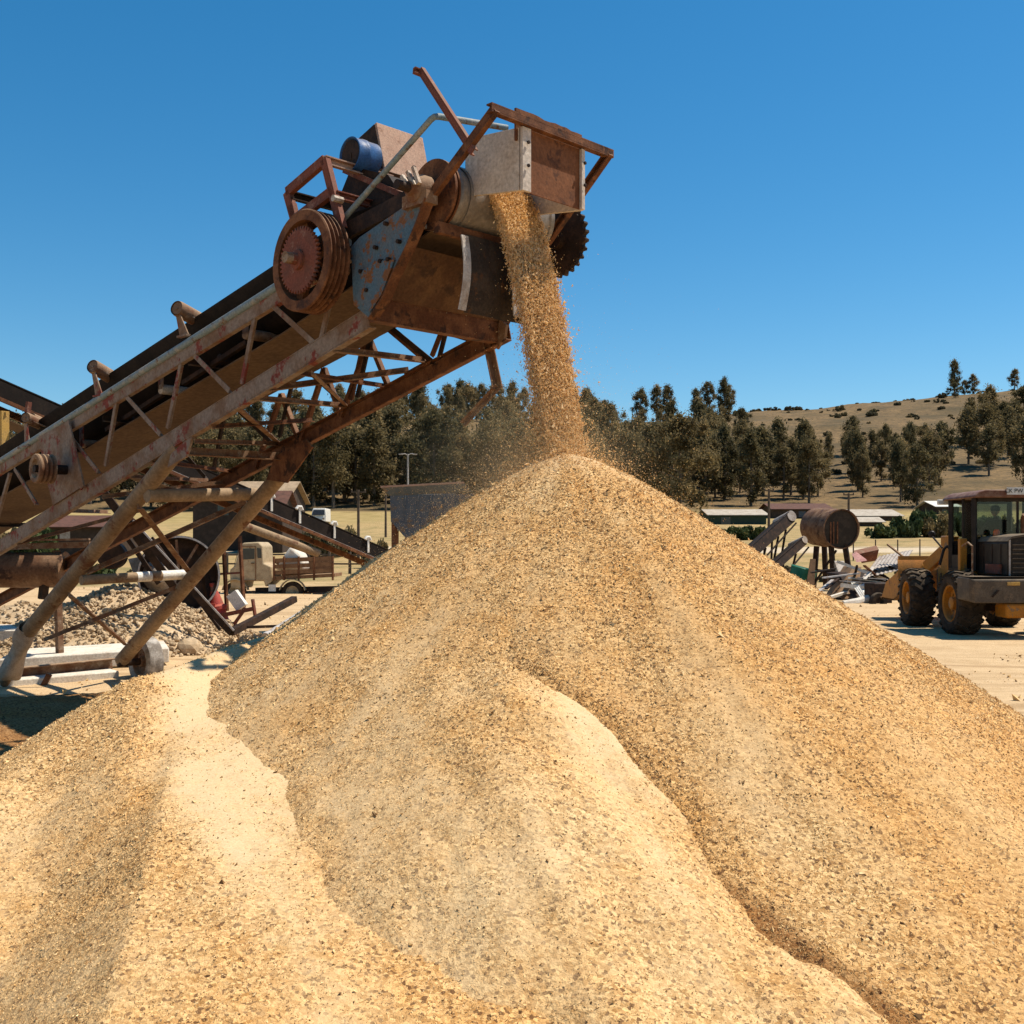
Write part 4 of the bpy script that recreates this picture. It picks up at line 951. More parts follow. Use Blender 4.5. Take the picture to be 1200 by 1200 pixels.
for (x0, y0, x1, y1) in [(283, 640, 283.5, 680), (299.5, 640, 299.5, 680), (283, 680, 299.5, 680), (283, 640.5, 299.5, 640.5)]: m.bar(tp(x0, y0, -.012), tp(x1, y1, -.012), .03, .03, (0, 1, 0))
dr = m.build('door_seam', PLANK, cab)
m = MB(); m.bar(tp(294, 660, -.04), tp(298, 660, -.04), .03, .03); m.build('door_handle', DARKM, cab)
m = MB(); m.poly([tp(274.5, 664, .1), tp(280.5, 641, .1), tp(280.5, 641, 1.6), tp(274.5, 664, 1.6)], (-.02, 0, .01)); m.build('windscreen', DKGL, cab)
m = MB(); m.bar(tp(300, 692, .4), tp(396, 690, .4), .25, .22); m.bar(tp(300, 692, 1.3), tp(396, 690, 1.3), .25, .22); m.build('chassis', DARKM, tb)
m = MB(); m.poly([tp(320, 676), tp(392, 672), tp(392, 676), tp(320, 680)], (0, 1.9, 0)); m.build('bed_floor', PLANK, tb)
for k, yy in enumerate((669, 662, 655)):
    m = MB(); m.bar(tp(321, yy+2), tp(391, yy-1), .05, .16); m.build('side_plank', PLANK, tb)
for x in (321, 333, 350, 368, 390):
    m = MB(); m.bar(tp(x, 652, -.04), tp(x, 680, -.04), .06, .06); m.build('stake', RUST, tb)
m = MB(); m.bar(tp(321, 665, 1.85), tp(391, 662, 1.85), .05, .7); m.build('far_side', PLANK, tb)
m = MB(); m.poly([tp(331, 653, .2), tp(340, 640, .2), tp(352, 650, .2), tp(356, 668, .2), tp(322, 668, .2)], (0, 1.5, 0)); m.build('load', CONC, tb, .1)
for x in (276, 343):
    for dY in (.15, 1.6): wheel(tp(x, 694, dY), (0, 1, 0), .42, .24, tb, TYRE, CREAM)
for (cx_, cy_) in ((276, 694), (343, 694)):
    m = MB()
    c = tp(cx_, cy_, .02); pts = [c+Vector((math.cos(a_)*.5, 0, math.sin(a_)*.5)) for a_ in np.linspace(R(10), R(170), 10)]
    for a_, b_ in zip(pts[:-1], pts[1:]): m.bar(a_, b_, .3, .03, (0, 0, 1))
    m.build('mudguard', CREAM, tb)
m = MB(); m.box(tp(319, 689, -.03), (.28, .03, .26)); m.build('plate_box', WHITEP, tb)
# grey hopper on legs
hp = empty('steel_hopper', (at(500, 640, 30).x, 30, 0), 'grey blue sheet steel hopper with a flared rim behind the tall heap', 'hopper')
hY = 30
def hq(x, y, dY=0): return at(x, y, hY+dY)
body = [hq(456, 582), hq(560, 582), hq(535, 655), hq(458, 611)]
m = MB(); m.poly([hq(457, 580), hq(556, 578), hq(548, 612), hq(458, 612)], (0, 1.6, 0)); m.build('body', HOPM, hp, .01)
m = MB(); m.poly([hq(459, 612), hq(547, 612), hq(528, 638), hq(480, 636)], (0, 1.5, 0)); m.build('chute', HOPM, hp, .01)
m = MB(); m.poly([hq(446, 571, -.25), hq(543, 566, -.25), hq(552, 577, -.05), hq(456.5, 581, -.02)], (0, -.02, .01)); m.poly([hq(543, 566, -.25), hq(552, 577, -.05), hq(552, 577, 1.6), hq(543, 566, 1.8)], (.02, 0, .01)); m.build('flared_rim', HOPM, hp)
m = MB(); m.bar(hq(446, 570.5, -.26), hq(543, 565.5, -.26), .05, .05); m.bar(hq(543, 565.5, -.26), hq(543, 565.5, 1.8), .05, .05); m.build('rim_edge', PINKP, hp)
for x, dY in ((463, .1), (463, 1.5), (530, .1), (530, 1.5)):
    p = hq(x, 610, dY); m = MB(); m.bar(p, Vector((p.x, p.y, 0)), .14, .14); m.build('leg', RUST, hp)
m = MB(); m.bar(hq(463, 620, .1), hq(530, 622, .1), .08, .08)
for x in (475, 490, 505, 520, 535): m.bar(hq(x, 580, -.01), hq(x-2, 611, -.01), .03, .03)
m.build('rib', HOPM, hp)

# ------------------------------------------------------------------ buildings and poles
def gable(name, x0, x1, y_eave, y_ridge, y_base, Y, depth, wall, roof, label, cat, openings=(), ridge_along=True, over=.4):
    a = at(x0, y_base, Y); b = at(x1, y_base, Y); ze = at(x0, y_eave, Y).z; zr = at(x0, y_ridge, Y+depth/2).z
    zb = min(tz(a.x, Y), tz(b.x, Y), tz(a.x, Y+depth))-.3
    t = empty(name, ((a.x+b.x)/2, Y+depth/2, zb), label, cat)
    m = MB(); m.poly([Vector((a.x, Y, zb)), Vector((b.x, Y, zb)), Vector((b.x, Y, ze)), Vector((a.x, Y, ze))], (0, depth, 0))
    m.poly([Vector((a.x+.01, Y, ze+.004)), Vector((a.x+.01, Y+depth, ze+.004)), Vector((a.x+.01, Y+depth/2, zr-.1))], ((b.x-a.x)-.02, 0, 0)); m.build('wall', wall, t)
    m = MB(); k = (zr-ze)/(depth/2)
    m.poly([Vector((a.x-over, Y-over, ze-k*over+.06)), Vector((b.x+over, Y-over, ze-k*over+.06)), Vector((b.x+over, Y+depth/2, zr+.06)), Vector((a.x-over, Y+depth/2, zr+.06))], (0, 0, .08))
    m.poly([Vector((a.x-over, Y+depth+over, ze-k*over+.06)), Vector((b.x+over, Y+depth+over, ze-k*over+.06)), Vector((b.x+over, Y+depth/2+.01, zr+.06)), Vector((a.x-over, Y+depth/2+.01, zr+.06))], (0, 0, .08)); m.build('roof', roof, t)
    for (xa, ya, xb, yb, nm, mt) in openings:
        p = at(xa, ya, Y-.06); q = at(xb, yb, Y-.06); m = MB(); m.poly([p, Vector((q.x, p.y, p.z)), q, Vector((p.x, p.y, q.z))], (0, .05, 0)); m.build(nm, mt, t)
    return t
gable('green_shed', 832, 898, 604, 598, 622, 150, 9, WALLG, ROOFW, 'low dark green shed with a pale roof behind the right slope of the tall heap', 'shed', [(845, 606, 856, 616, 'door', DKGL)])
gable('long_shed', 906, 974, 597, 591, 620, 165, 9, WALLD, ROOFR, 'long dark shed with a brown roof behind the rusty tank', 'shed', [(936, 599, 944, 606, 'window', HOPM), (951, 598, 965, 600, 'window', TIN)])
gable('white_roofed_shed', 985, 1056, 605, 598, 624, 158, 10, WALLD, ROOFW, 'long low shed with a white sheet roof between the tank and the hedge', 'shed', [(1052, 609, 1057, 618, 'door', WHITEP)])
gable('small_shed', 1000, 1034, 612, 607, 626, 146, 5, WALLD, ROOFW, 'small lean-to shed with a tan roof in front of the white-roofed shed', 'shed')
gable('farm_house', 1098, 1124, 594, 588, 615, 175, 9, WALLD, WHITEP, 'far house with a bright white roof beside the loader cab', 'house', [(1104, 597, 1109, 603, 'window', DKGL)])
gable('barn', 226, 334, 585, 566, 606, 92, 9, WALLD, ROOFT, 'barn with a wide tan roof seen through the conveyor legs', 'barn', [(255, 590, 268, 604, 'door', DKGL), (300, 588, 312, 596, 'window', TIN)])
gable('dark_house', 300, 331, 590, 577, 600, 88, 4, WALLD, ROOFR, 'small dark hut with a brown gable next to the tan barn', 'hut', [(312, 592, 320, 599, 'door', TIN)])
gable('roadside_shed', 40, 128, 618, 606, 640, 84, 7, WALLD, ROOFR, 'dark shed behind the rusty cylinder at the far left', 'shed', [(70, 622, 82, 632, 'window', TIN)])
# white van, front towards us
vY = 150; vz = tz(at(373, 600, vY).x, vY); vc = at(373, 600, vY)
vn = empty('white_van', (vc.x, vY, vz), 'white delivery van facing us on the far road beside a round bush', 'van')
m = MB(); w = 1.0
m.poly([Vector((vc.x-w, vY, vz+.35)), Vector((vc.x+w, vY, vz+.35)), Vector((vc.x+w*.97, vY+.1, vz+1.2)), Vector((vc.x+w*.85, vY+.75, vz+2.2)), Vector((vc.x-w*.85, vY+.75, vz+2.2)), Vector((vc.x-w*.97, vY+.1, vz+1.2))], (0, 4.2, 0)); m.build('body', WHITEP, vn, .08)
m = MB(); m.poly([Vector((vc.x-w*.85, vY+.08, vz+1.25)), Vector((vc.x+w*.85, vY+.08, vz+1.25)), Vector((vc.x+w*.75, vY+.6, vz+1.95)), Vector((vc.x-w*.75, vY+.6, vz+1.95))], (0, -.05, .02)); m.build('windscreen', DKGL, vn)
for sx in (-.7, .7):
    m = MB(); m.lathe((vc.x+sx, vY, vz+.75), (0, -1, 0), [(.16, 0), (.14, .05), (0, .07)], 16); m.build('headlight', TIN, vn)
    wheel((vc.x+sx*1.2, vY+.9, vz+.33), (1, 0, 0), .33, .2, vn, TYRE, TIN)
def pole(x, y0, Y, r, label, cross=None, name='utility_pole', lamp=False, mat=WOODP):
    p = at(x, y0, Y); zb = tz(p.x, Y)-.2
    t = empty(name, (p.x, Y, zb), label, 'pole')
    m = MB(); m.tube(Vector((p.x, Y, zb)), p, r*1.15, r*.8, 10); m.build('mast', mat, t)
    if cross:
        m = MB(); m.bar(p+Vector((-cross, 0, -.15)), p+Vector((cross, 0, -.15)), r*.9, r*.9)
        for k in (-1, 1): m.lathe(p+Vector((k*cross*.9, 0, -.1)), (0, 0, 1), [(r*.5, 0), (r*.6, r), (0, r*1.6)], 8)
        m.build('crossarm', mat, t)
    if lamp:
        for k in (-1, 1):
            m = MB(); m.sweep([p+Vector((0, 0, -.15)), p+Vector((k*.3, 0, .02)), p+Vector((k*.7, 0, .0))], .05, 8); m.box(p+Vector((k*.75, 0, -.03)), (.45, .25, .12)); m.build('lamp_head', PALE, t)
    return t
pole(478, 532, 120, .11, 'pale double-armed lamp post rising behind the grey hopper', lamp=True, name='lamp_post', mat=PALE)
pole(420, 574, 75, .1, 'leaning timber pole between the round bush and the grey hopper', .5)
pole(901, 573, 110, .13, 'tall timber pole in front of the green shed', .5)
pole(994.5, 578, 105, .12, 'tall timber pole rising behind the rusty tank', .5)
pole(452, 580, 118, .12, 'thin bare pole in the field behind the grey hopper')
# fence along the far track
f = empty('wire_fence', at(1060, 640, 84), 'post and wire fence along the track behind the scrap heap', 'fence')
pts = [(x, 84) for x in (1009, 1033, 1040, 1072, 1104, 1128)]
m_w = MB(); prev = None
for x in range(1000, 1200, 26):
    p = at(x, 640, 78); zb = tz(p.x, 78); m = MB(); m.tube((p.x, 78, zb-.1), (p.x, 78, zb+1.5), .05, .045, 8); m.build('post', WOODP, f)
    if prev:
        for h in (.5, .95, 1.4): m_w.tube(prev+Vector((0, 0, h)), Vector((p.x, 78, zb+h)), .008, n=5)
    prev = Vector((p.x, 78, zb))
m_w.build('wire', DARKM, f)
f = empty('rail_fence', at(200, 640, 62), 'low timber rail fence behind the old truck and the spoked drum', 'fence'); m_w = MB(); prev = None
for x in range(170, 460, 24):
    p = at(x, 640, 62); zb = tz(p.x, 62); m = MB(); m.tube((p.x, 62, zb-.1), (p.x, 62, zb+1.25+random.uniform(-.1, .15)), .09, .08, 8); m.build('post', WOODP, f)
    if prev:
        for h in (.55, 1.05): m_w.bar(prev+Vector((0, 0, h)), Vector((p.x, 62, zb+h)), .05, .09)
    prev = Vector((p.x, 62, zb))
m_w.build('rail', WOODP, f)
# ------------------------------------------------------------------ tank, inclines and scrap on the right
tk = empty('fuel_tank', (at(975, 690, 46).x, 46, 0), 'big rusty brown cylindrical tank raised on a steel stand', 'tank')
e0 = at(986, 620, 45.2); e1 = at(957, 617, 47.2); ax_ = (e0-e1).normalized(); L = (e0-e1).length
m = MB(); m.lathe(e1, ax_, [(0, -.12), (.5, -.08), (.78, 0), (.80, .05), (.80, L*.33), (.815, L*.34), (.815, L*.36), (.80, L*.37), (.80, L*.66), (.815, L*.67), (.815, L*.69), (.80, L*.70), (.80, L-.03), (.82, L-.02), (.82, L+.02), (.77, L+.02), (.76, L-.1), (0, L-.08)], 48); m.build('shell', TANKM, tk)
m = MB(); x_ = ax_.cross(Vector((0, 0, 1))).normalized()
m.lathe(e1, ax_, [(0, L-.06), (.755, L-.06)], 40)
m.build('end_plate', BLK, tk)
m = MB()
for k in (.15, .32, .45): m.bar(e0+x_*k-ax_*.05+Vector((0, 0, .6)), e0+x_*k-ax_*.05-Vector((0, 0, .6)), .06, .02, ax_)
m.build('end_stripe', RUST, tk)
for x, y, Y, xb in [(957, 640, 46.8, 953), (974, 640, 45.4, 978), (990, 638, 45.4, 999), (966, 640, 47.5, 968)]:
    p = at(x, y, Y); m = MB(); m.bar(p, Vector((at(xb, y, Y).x, Y, 0)), .2, .14); m.build('leg', DARKM, tk)
m = MB(); m.bar(at(955, 668, 46.3), at(994, 672, 45.4), .1, .1); m.bar(at(953, 686, 46.3), at(980, 645, 45.4), .07, .07); m.build('brace', DARKM, tk)
def incline(label, x0, y0, x1, y1, Y0, Y1, w, h, leg_x):
    p, q = at(x0, y0, Y0), at(x1, y1, Y1); t = empty('small_conveyor', (p.x, p.y, 0), label, 'conveyor')
    d = (q-p).normalized(); s_ = Vector((0, 1, 0)); s_ = (s_-d*s_.dot(d)).normalized(); u_ = d.cross(s_).normalized()
    if u_.z < 0: u_ = -u_
    m = MB(); m.bar(p, q, .04, h, u_); m.bar(p+s_*w, q+s_*w, .04, h, u_); m.build('side_frame', DARKM, t)
    m = MB(); m.bar(p+s_*w/2+u_*h*.4, q+s_*w/2+u_*h*.4, w-.1, .05, u_); m.build('belt', BELT, t)
    m = MB(); m.tube(q-s_*.05+u_*.05, q+s_*(w+.05)+u_*.05, h*.55, n=16); m.build('head_pulley', TIN, t)
    m = MB(); m.bar(p+u_*h*.62-s_*.02, q+u_*h*.62-s_*.02, .08, .03, u_); m.build('top_edge', DARKM, t)
    for fx in leg_x:
        k = (fx-x0)/(x1-x0); a_ = p+(q-p)*k
        for o_ in (0, w):
            m = MB(); m.bar(a_+s_*o_-u_*h*.5, Vector((a_.x-.3, a_.y+o_, 0)), .07, .07); m.build('leg', DARKM, t)
    m = MB(); m.bar(p-u_*.55+d*.4, q-u_*.3, .05, .06, u_); m.build('lower_chord', DARKM, t)
    return t
incline('rusty incline conveyor with a pale head pulley leaning up toward the rusty tank', 868, 660, 928, 606, 44, 46, .9, .42, (893, 908, 917))
incline('short dark incline conveyor under the left end of the rusty tank', 900, 672, 943, 634, 43.5, 45.5, .7, .3, (912, 930))
def thing1(name, m, mat, label, cat, bev=0, smooth=35): return m.build(name, mat, bevel=bev, label=label, cat=cat, smooth=smooth)
m = MB(); m.lathe(Vector((at(934, 665, 43).x, 43, .0)), Vector((.25, -.1, 1)), [(0, .0), (.42, .0), (.44, .05), (.5, 1.05), (.53, 1.08), (.5, 1.1), (.46, 1.05)], 28)
thing1('plastic_barrel', m, GREENP, 'green plastic barrel leaning beneath the tank stand', 'barrel')
m = MB(); m.lathe(Vector((at(923, 672, 42).x, 42, .45)), Vector((-.3, -1, .1)), [(0, .03), (.4, 0), (.45, .0), (.46, -.25), (.4, -.3)], 30)
thing1('round_lid', m, GREENP, 'round green lid propped against the green barrel', 'lid')
m = MB(); p = at(950, 680, 42.5); m.poly([at(944, 690, 42), at(950, 655, 42.4), at(956, 655, 42.4), at(954, 692, 42)], (0, .06, 0)); thing1('brown_board', m, PLANK, 'narrow brown board standing beside the green barrel', 'board')
def sheet(pts, th=(0, .05, .02)):
    m = MB(); m.poly(pts, th); return m
def wavy(p, q, r_, n=24, amp=.03, waves=10):
    """corrugated sheet from corner p, along q and r_"""
    m = MB(); p = Vector(p); q = Vector(q); r_ = Vector(r_); nrm = q.cross(r_).normalized(); vs = []
    k = waves*4
    for i in range(k+1):
        o_ = nrm*amp*math.sin(i/k*waves*2*math.pi); a_ = p+q*(i/k)+o_; vs += [a_, a_+r_, a_+nrm*.01, a_+r_+nrm*.01]
    fs = []
    for i in range(k):
        b = i*4; fs += [(b, b+4, b+5, b+1), (b+2, b+3, b+7, b+6)]
    m.add(vs, fs); return m
def vec(x0, y0, Y0, x1, y1, Y1): return at(x1, y1, Y1)-at(x0, y0, Y0)
thing1('tin_sheet', wavy(at(1018, 668, 39.5), vec(1018, 668, 39.5, 1060, 660, 39), vec(1018, 668, 39.5, 1030, 652, 41.5), amp=.016, waves=9), TIN, 'upper pale corrugated sheet lying on top of the scrap heap', 'tin sheet')
thing1('tin_sheet', wavy(at(1010, 678, 39), vec(1010, 678, 39, 1056, 668, 38.6), vec(1010, 678, 39, 1016, 668, 41), amp=.016, waves=9), TIN, 'bent white sheet lying under the upper corrugated sheet', 'tin sheet')
thing1('red_sheet', sheet([at(1003, 650, 41), at(1030, 644, 41), at(1027, 657, 41.6), at(1010, 660, 41.6)], (0, .3, .15)), REDR, 'dark red sheet at the top of the scrap heap', 'sheet')
thing1('pink_sheet', sheet([at(999, 651, 40.6), at(1004, 648, 40.6), at(1016, 657, 40.2), at(1004, 659, 40.2)], (0, .1, .05)), PINKC, 'pink sheet beside the dark red sheet', 'sheet')
m = MB(); m.bar(at(1040, 638, 40), at(1068, 660, 38.5), .06, .06); thing1('long_pole', m, PLANK, 'thin pole sticking up out of the scrap heap', 'pole')
m = MB()
m.poly([at(982, 672, 40), at(1030, 668, 40), at(1044, 678, 39.6), at(1036, 690, 39), at(990, 688, 39.4)], (0, 1.6, 0)); thing1('scrap_carcass', m, DARKM, 'dark steel carcass in the middle of the scrap heap', 'scrap metal', .05)
m = MB(); m.poly([at(978, 700, 39), at(1000, 664, 40), at(1010, 664, 40), at(1004, 704, 38.6)], (0, 1.2, 0)); thing1('crate', m, PLANK, 'brown broken crate under the tank end of the scrap heap', 'crate', .02)
thing1('leaning_board', sheet([at(995, 693, 38.3), at(1006, 681, 38.8), at(1014, 700, 38.0), at(1001, 704, 37.9)]), WALLD, 'dark board leaning on the scrap heap with pale edge strips', 'board')
m = MB()
for k in range(3): m.bar(at(998+k*2.2, 683-k*.6, 38.4), at(1009+k*2.2, 700-k*.5, 37.8), .05, .03, (0, -1, .3))
thing1('pale_battens', m, WHITEP, 'three pale battens fixed along the leaning dark board', 'battens')
m = MB(); m.poly([at(1007, 688, 38.4), at(1018, 684, 38.6), at(1024, 695, 38.2), at(1016, 700, 37.9)], (0, .12, .06)); thing1('white_sheet', m, WHITEP, 'crumpled white sheet beside the leaning dark board', 'sheet', .02)
m = MB(); m.sweep([at(988, 708, 36.8), at(1006, 706, 36.9), at(1022, 699, 37.3)], [.12, .16, .1], 10); thing1('roll', m, CONC, 'grey rolled tarpaulin along the front foot of the scrap heap', 'roll')
m = MB(); m.box(at(1029, 696, 37.2), (.7, .6, .75), Matrix.Rotation(.3, 3, 'Z')); m.bar(at(1020, 690, 37), at(1036, 684, 37.4), .08, .08); thing1('engine_block', m, DARKM, 'dark engine block beside the loader bucket', 'engine', .05)
m = MB(); m.lathe(at(1029, 705, 36.6), (.3, -1, 0), [(.15, -.1), (.28, -.1), (.3, -.05), (.3, .05), (.28, .1), (.15, .1)], 24, True); thing1('worn_tyre_ring', m, TYRE, 'old tyre lying in front of the engine block', 'tyre')
for i, (x0, y0, Y0, x1, y1, Y1, w, mt, lab) in enumerate([(952, 700, 38.6, 976, 680, 40, .12, PALE, 'grey pipe at the left foot of the scrap heap'), (960, 704, 37.8, 992, 694, 39, .14, CONC, 'pale beam lying across the foot of the scrap heap'), (968, 690, 39.2, 996, 668, 40.5, .1, DARKM, 'dark beam rising under the tank stand'), (1036, 662, 40, 1062, 672, 38.6, .1, WALLD, 'dark rafter beside the corrugated sheets'), (983, 660, 42, 990, 680, 41, .35, TIN, 'pale tin strip standing behind the tank leg')]):
    m = MB(); m.bar(at(x0, y0, Y0), at(x1, y1, Y1), w, w*.6); thing1('scrap_beam', m, mt, lab, 'scrap beam')

random.seed(12)
for i in range(26):
    px, py = random.uniform(962, 1046), random.uniform(668, 700); Y = 38.2+random.uniform(0, 1.8); p = at(px, py, Y); a_ = random.uniform(0, 3.14); L = random.uniform(.6, 2.0)
    d = Vector((math.cos(a_), math.sin(a_)*.6, random.uniform(-.3, .45)))*L/2; w = random.uniform(.05, .16)
    m = MB(); m.bar(p-d, p+d, w, w*random.uniform(.25, 1)); setp(m.build('scrap_length', random.choice([DARKM, WALLD, PLANK, RUST, RUST, DARKM, CONC, PALE])), 'odd length of timber or steel tangled in the scrap heap', 'scrap', 'lengths of scrap in the heap')
# ------------------------------------------------------------------ wheel loader
ld = empty('wheel_loader', (10.75, 25, 0), 'orange and black wheel loader seen from behind with a driver in its cab', 'wheel loader')
lc = 10.75
for x, Y in ((9.70, 24.0), (lc*2-9.70, 24.0), (9.75, 26.75), (lc*2-9.75, 26.6)):
    wheel((x, Y, .665), (1, 0, 0) if Y < 25 else (1, -.1, 0), .675, .54, ld, TYRE, YEL, lugs=20)
m = MB(); m.box((lc, 24.0, .66), (1.9, .3, .3)); m.build('axle', DARKM, ld)
m = MB(); m.box((lc, 26.7, .66), (1.9, .3, .3)); m.build('axle', DARKM, ld)
m = MB(); m.poly([Vector((lc-.42, 23.0, .72)), Vector((lc+.42, 23.0, .72)), Vector((lc+.42, 25.4, .72)), Vector((lc-.42, 25.4, .72))], (0, 0, .62)); m.poly([Vector((lc-.35, 25.4, .6)), Vector((lc+.35, 25.4, .6)), Vector((lc+.35, 27.2, .6)), Vector((lc-.35, 27.2, .6))], (0, 0, .75)); m.build('chassis', BLK, ld, .03)
# counterweight
m = MB(); hw_ = 1.36
cw = [Vector((lc-hw_, 22.78, .78)), Vector((lc-hw_+.05, 22.7, .72)), Vector((lc+hw_-.05, 22.7, .72)), Vector((lc+hw_, 22.78, .78)), Vector((lc+hw_, 23.42, .78)), Vector((lc-hw_, 23.42, .78))]
m.poly(cw, (0, 0, .48)); cwt = m.build('counterweight', GREYM, ld, .03)
m = MB(); m.poly([Vector((lc-.62, 22.74, .42)), Vector((lc+.62, 22.74, .42)), Vector((lc+.62, 23.3, .42)), Vector((lc-.62, 23.3, .42))], (0, 0, .30)); m.build('tow_block', YEL, ld, .05)
m = MB(); m.bar(Vector((lc-.62, 22.69, 1.13)), Vector((lc-.36, 22.69, 1.13)), .02, .07); m.build('tail_lamp', YPOST, cwt, .005)
m = MB(); m.bar(Vector((lc+.36, 22.69, 1.13)), Vector((lc+.62, 22.69, 1.13)), .02, .07); m.build('tail_lamp', YPOST, cwt, .005)
m = MB()
for sx in (-1.26, 1.26): m.box((lc+sx, 22.735, .95), (.05, .05, .1))
for sx in (-.2, .2): m.box((lc+sx, 22.69, .85), (.05, .02, .1))
m.bar(Vector((lc-.93, 22.68, .86)), Vector((lc-.80, 22.68, 1.0)), .03, .03); m.build('slot', DARKM, cwt)
m = MB(); m.poly([Vector((lc-1.34, 22.76, 1.263)), Vector((lc+1.34, 22.76, 1.263)), Vector((lc+1.34, 23.4, 1.263)), Vector((lc-1.34, 23.4, 1.263))], (0, 0, .012)); m.build('deck_plate', GREYM, cwt)
# engine hood
m = MB(); hx = .48
pr = [(-hx, 1.28), (-hx, 1.98), (-hx+.08, 2.08), (0, 2.14), (hx-.08, 2.08), (hx, 1.98), (hx, 1.28)]
m.poly([Vector((lc+x, 22.98, z)) for x, z in pr], (0, 1.55, 0)); hd_ = m.build('engine_hood', BLK, ld, .03)
m = MB(); m.poly([Vector((lc+x, 22.94, z)) for x, z in [(-hx-.02, 2.0), (-hx+.07, 2.10), (0, 2.165), (hx-.07, 2.10), (hx+.02, 2.0), (hx-.08, 2.06), (0, 2.12), (-hx+.08, 2.06)]], (0, 1.6, 0)); m.build('hood_top', GREYM, hd_)
m = MB()
for k in range(7): m.bar(Vector((lc-hx+.09, 22.96, 1.36+k*.095)), Vector((lc+hx-.09, 22.96, 1.36+k*.095)), .02, .022)
m.build('grille', GREYM, hd_)
m = MB(); m.bar(Vector((lc-hx+.035, 22.965, 1.29)), Vector((lc-hx+.035, 22.965, 2.03)), .03, .03); m.bar(Vector((lc+hx-.035, 22.965, 1.29)), Vector((lc+hx-.035, 22.965, 2.03)), .03, .03); m.build('grille_edge', PALE, hd_)
m = MB(); m.box((lc-hx-.03, 23.6, 1.42), (.05, .7, .2)); m.build('side_box', REDR, hd_)
m = MB(); m.lathe((lc-.18, 24.2, 2.1), (0, 0, 1), [(.07, 0), (.07, .12), (.05, .16), (0, .17)], 14); m.build('beacon', AMBER, hd_)
# rear fenders, orange uprights and steps
m = MB(); m.box((lc-.78, 24.55, 1.6), (.16, .14, .95)); m.box((lc-.7, 24.75, 1.28), (.5, .5, .14)); m.build('cab_support', YEL, ld, .02)
m = MB(); m.sweep([Vector((lc-1.0, 23.5, 1.28)), Vector((lc-1.0, 23.5, 1.9)), Vector((lc-.97, 23.8, 1.98)), Vector((lc-.97, 24.1, 1.9))], .02, 8); m.build('grab_rail', RUSTL, ld)
m = MB(); m.sweep([Vector((lc+.3, 24.0, 2.1)), Vector((lc+.3, 24.0, 2.5)), Vector((lc+.3, 23.93, 2.58))], .045, 12); m.build('exhaust_pipe', RUST, ld)
for k in range(3):
    m = MB(); m.bar(Vector((lc-hx-.004, 23.3+k*.42, 1.33)), Vector((lc-hx-.004, 23.3+k*.42, 1.95)), .012, .02); m.build('hood_seam', DARKM, hd_)
m = MB()
for k in range(2): m.box((lc-1.05+k*.03, 24.75+k*.03, .55+k*.33), (.3, .34, .035))
m.bar(Vector((lc-1.18, 24.6, .5)), Vector((lc-1.12, 24.6, 1.3)), .03, .03); m.bar(Vector((lc-1.18, 24.9, .5)), Vector((lc-1.12, 24.9, 1.3)), .03, .03); m.build('step_ladder', BLK, ld)
m = MB(); m.sweep([Vector((lc-.3, 25.5, 1.25)), Vector((lc-.5, 25.8, 1.0)), Vector((lc-.45, 26.2, 1.1)), Vector((lc-.3, 26.3, 1.3))], .025, 8); m.sweep([Vector((lc-.2, 25.5, 1.2)), Vector((lc-.38, 25.8, .9)), Vector((lc-.33, 26.2, 1.05)), Vector((lc-.2, 26.3, 1.25))], .025, 8); m.build('hydraulic_hose', BLK, ld)
# cab
cb = empty('cab', (0, 0, 0)); cb.parent = ld; cb.location = (0, 0, 0)
cx0, cx1, cy0, cy1, z0, z1 = lc-.56, lc+.80, 24.45, 25.75, 1.35, 2.98
m = MB()
for x in (cx0, cx1):
    for y in (cy0, cy1): m.bar(Vector((x, y, z0)), Vector((x, y, z1)), .10, .10)
    m.bar(Vector((x, 25.05, z0)), Vector((x, 25.05, z1)), .05, .07)
m.bar(Vector((cx0+.95, cy0-.01, 1.95)), Vector((cx0+.95, cy0-.01, z1)), .05, .05)
for y in (cy0, cy1):
    m.bar(Vector((cx0+.05, y, z1-.05)), Vector((cx1-.05, y, z1-.05)), .09, .1); m.bar(Vector((cx0+.05, y, 1.98)), Vector((cx1-.05, y, 1.98)), .08, .08)
m.build('cab_frame', BLK, cb, .01)
m = MB(); m.box(((cx0+cx1)/2, cy0+.0, (z0+1.94)/2), (cx1-cx0-.11, .05, 1.94-z0)); m.box(((cx0+cx1)/2, cy1, (z0+1.94)/2), (cx1-cx0-.11, .05, 1.94-z0))
m.box((cx0, (cy0+cy1)/2+.3, (z0+1.7)/2), (.04, .52, 1.7-z0)); m.box((cx1, (cy0+cy1)/2, (z0+1.9)/2), (.04, cy1-cy0-.12, 1.9-z0)); m.box((lc, 25.1, z0+.02), (1.28, 1.15, .05)); m.build('lower_panel', BLK, cb)
for (x0_, x1_) in ((cx0+.06, cx0+.92), (cx0+.98, cx1-.06)):
    m = MB(); m.box(((x0_+x1_)/2, cy0, 2.47), (x1_-x0_, .012, .84)); m.build('window', GLASS, cb)
m = MB(); m.box(((cx0+cx1)/2, cy1, 2.47), (cx1-cx0-.12, .012, .84)); m.build('windscreen', GLASS, cb)
for x in (cx0, cx1):
    m = MB(); m.box((x, 24.75, 2.3), (.012, .48, 1.15)); m.build('window', GLASS, cb)
m = MB(); rp_ = [(-.66, 2.96), (-.66, 3.0), (-.58, 3.08), (-.44, 3.13), (.7, 3.13), (.84, 3.08), (.92, 3.0), (.92, 2.96)]
m.poly([Vector((lc+x, 24.15, z)) for x, z in rp_], (0, 1.85, 0)); m.build('cab_roof', CABR, cb, .03)
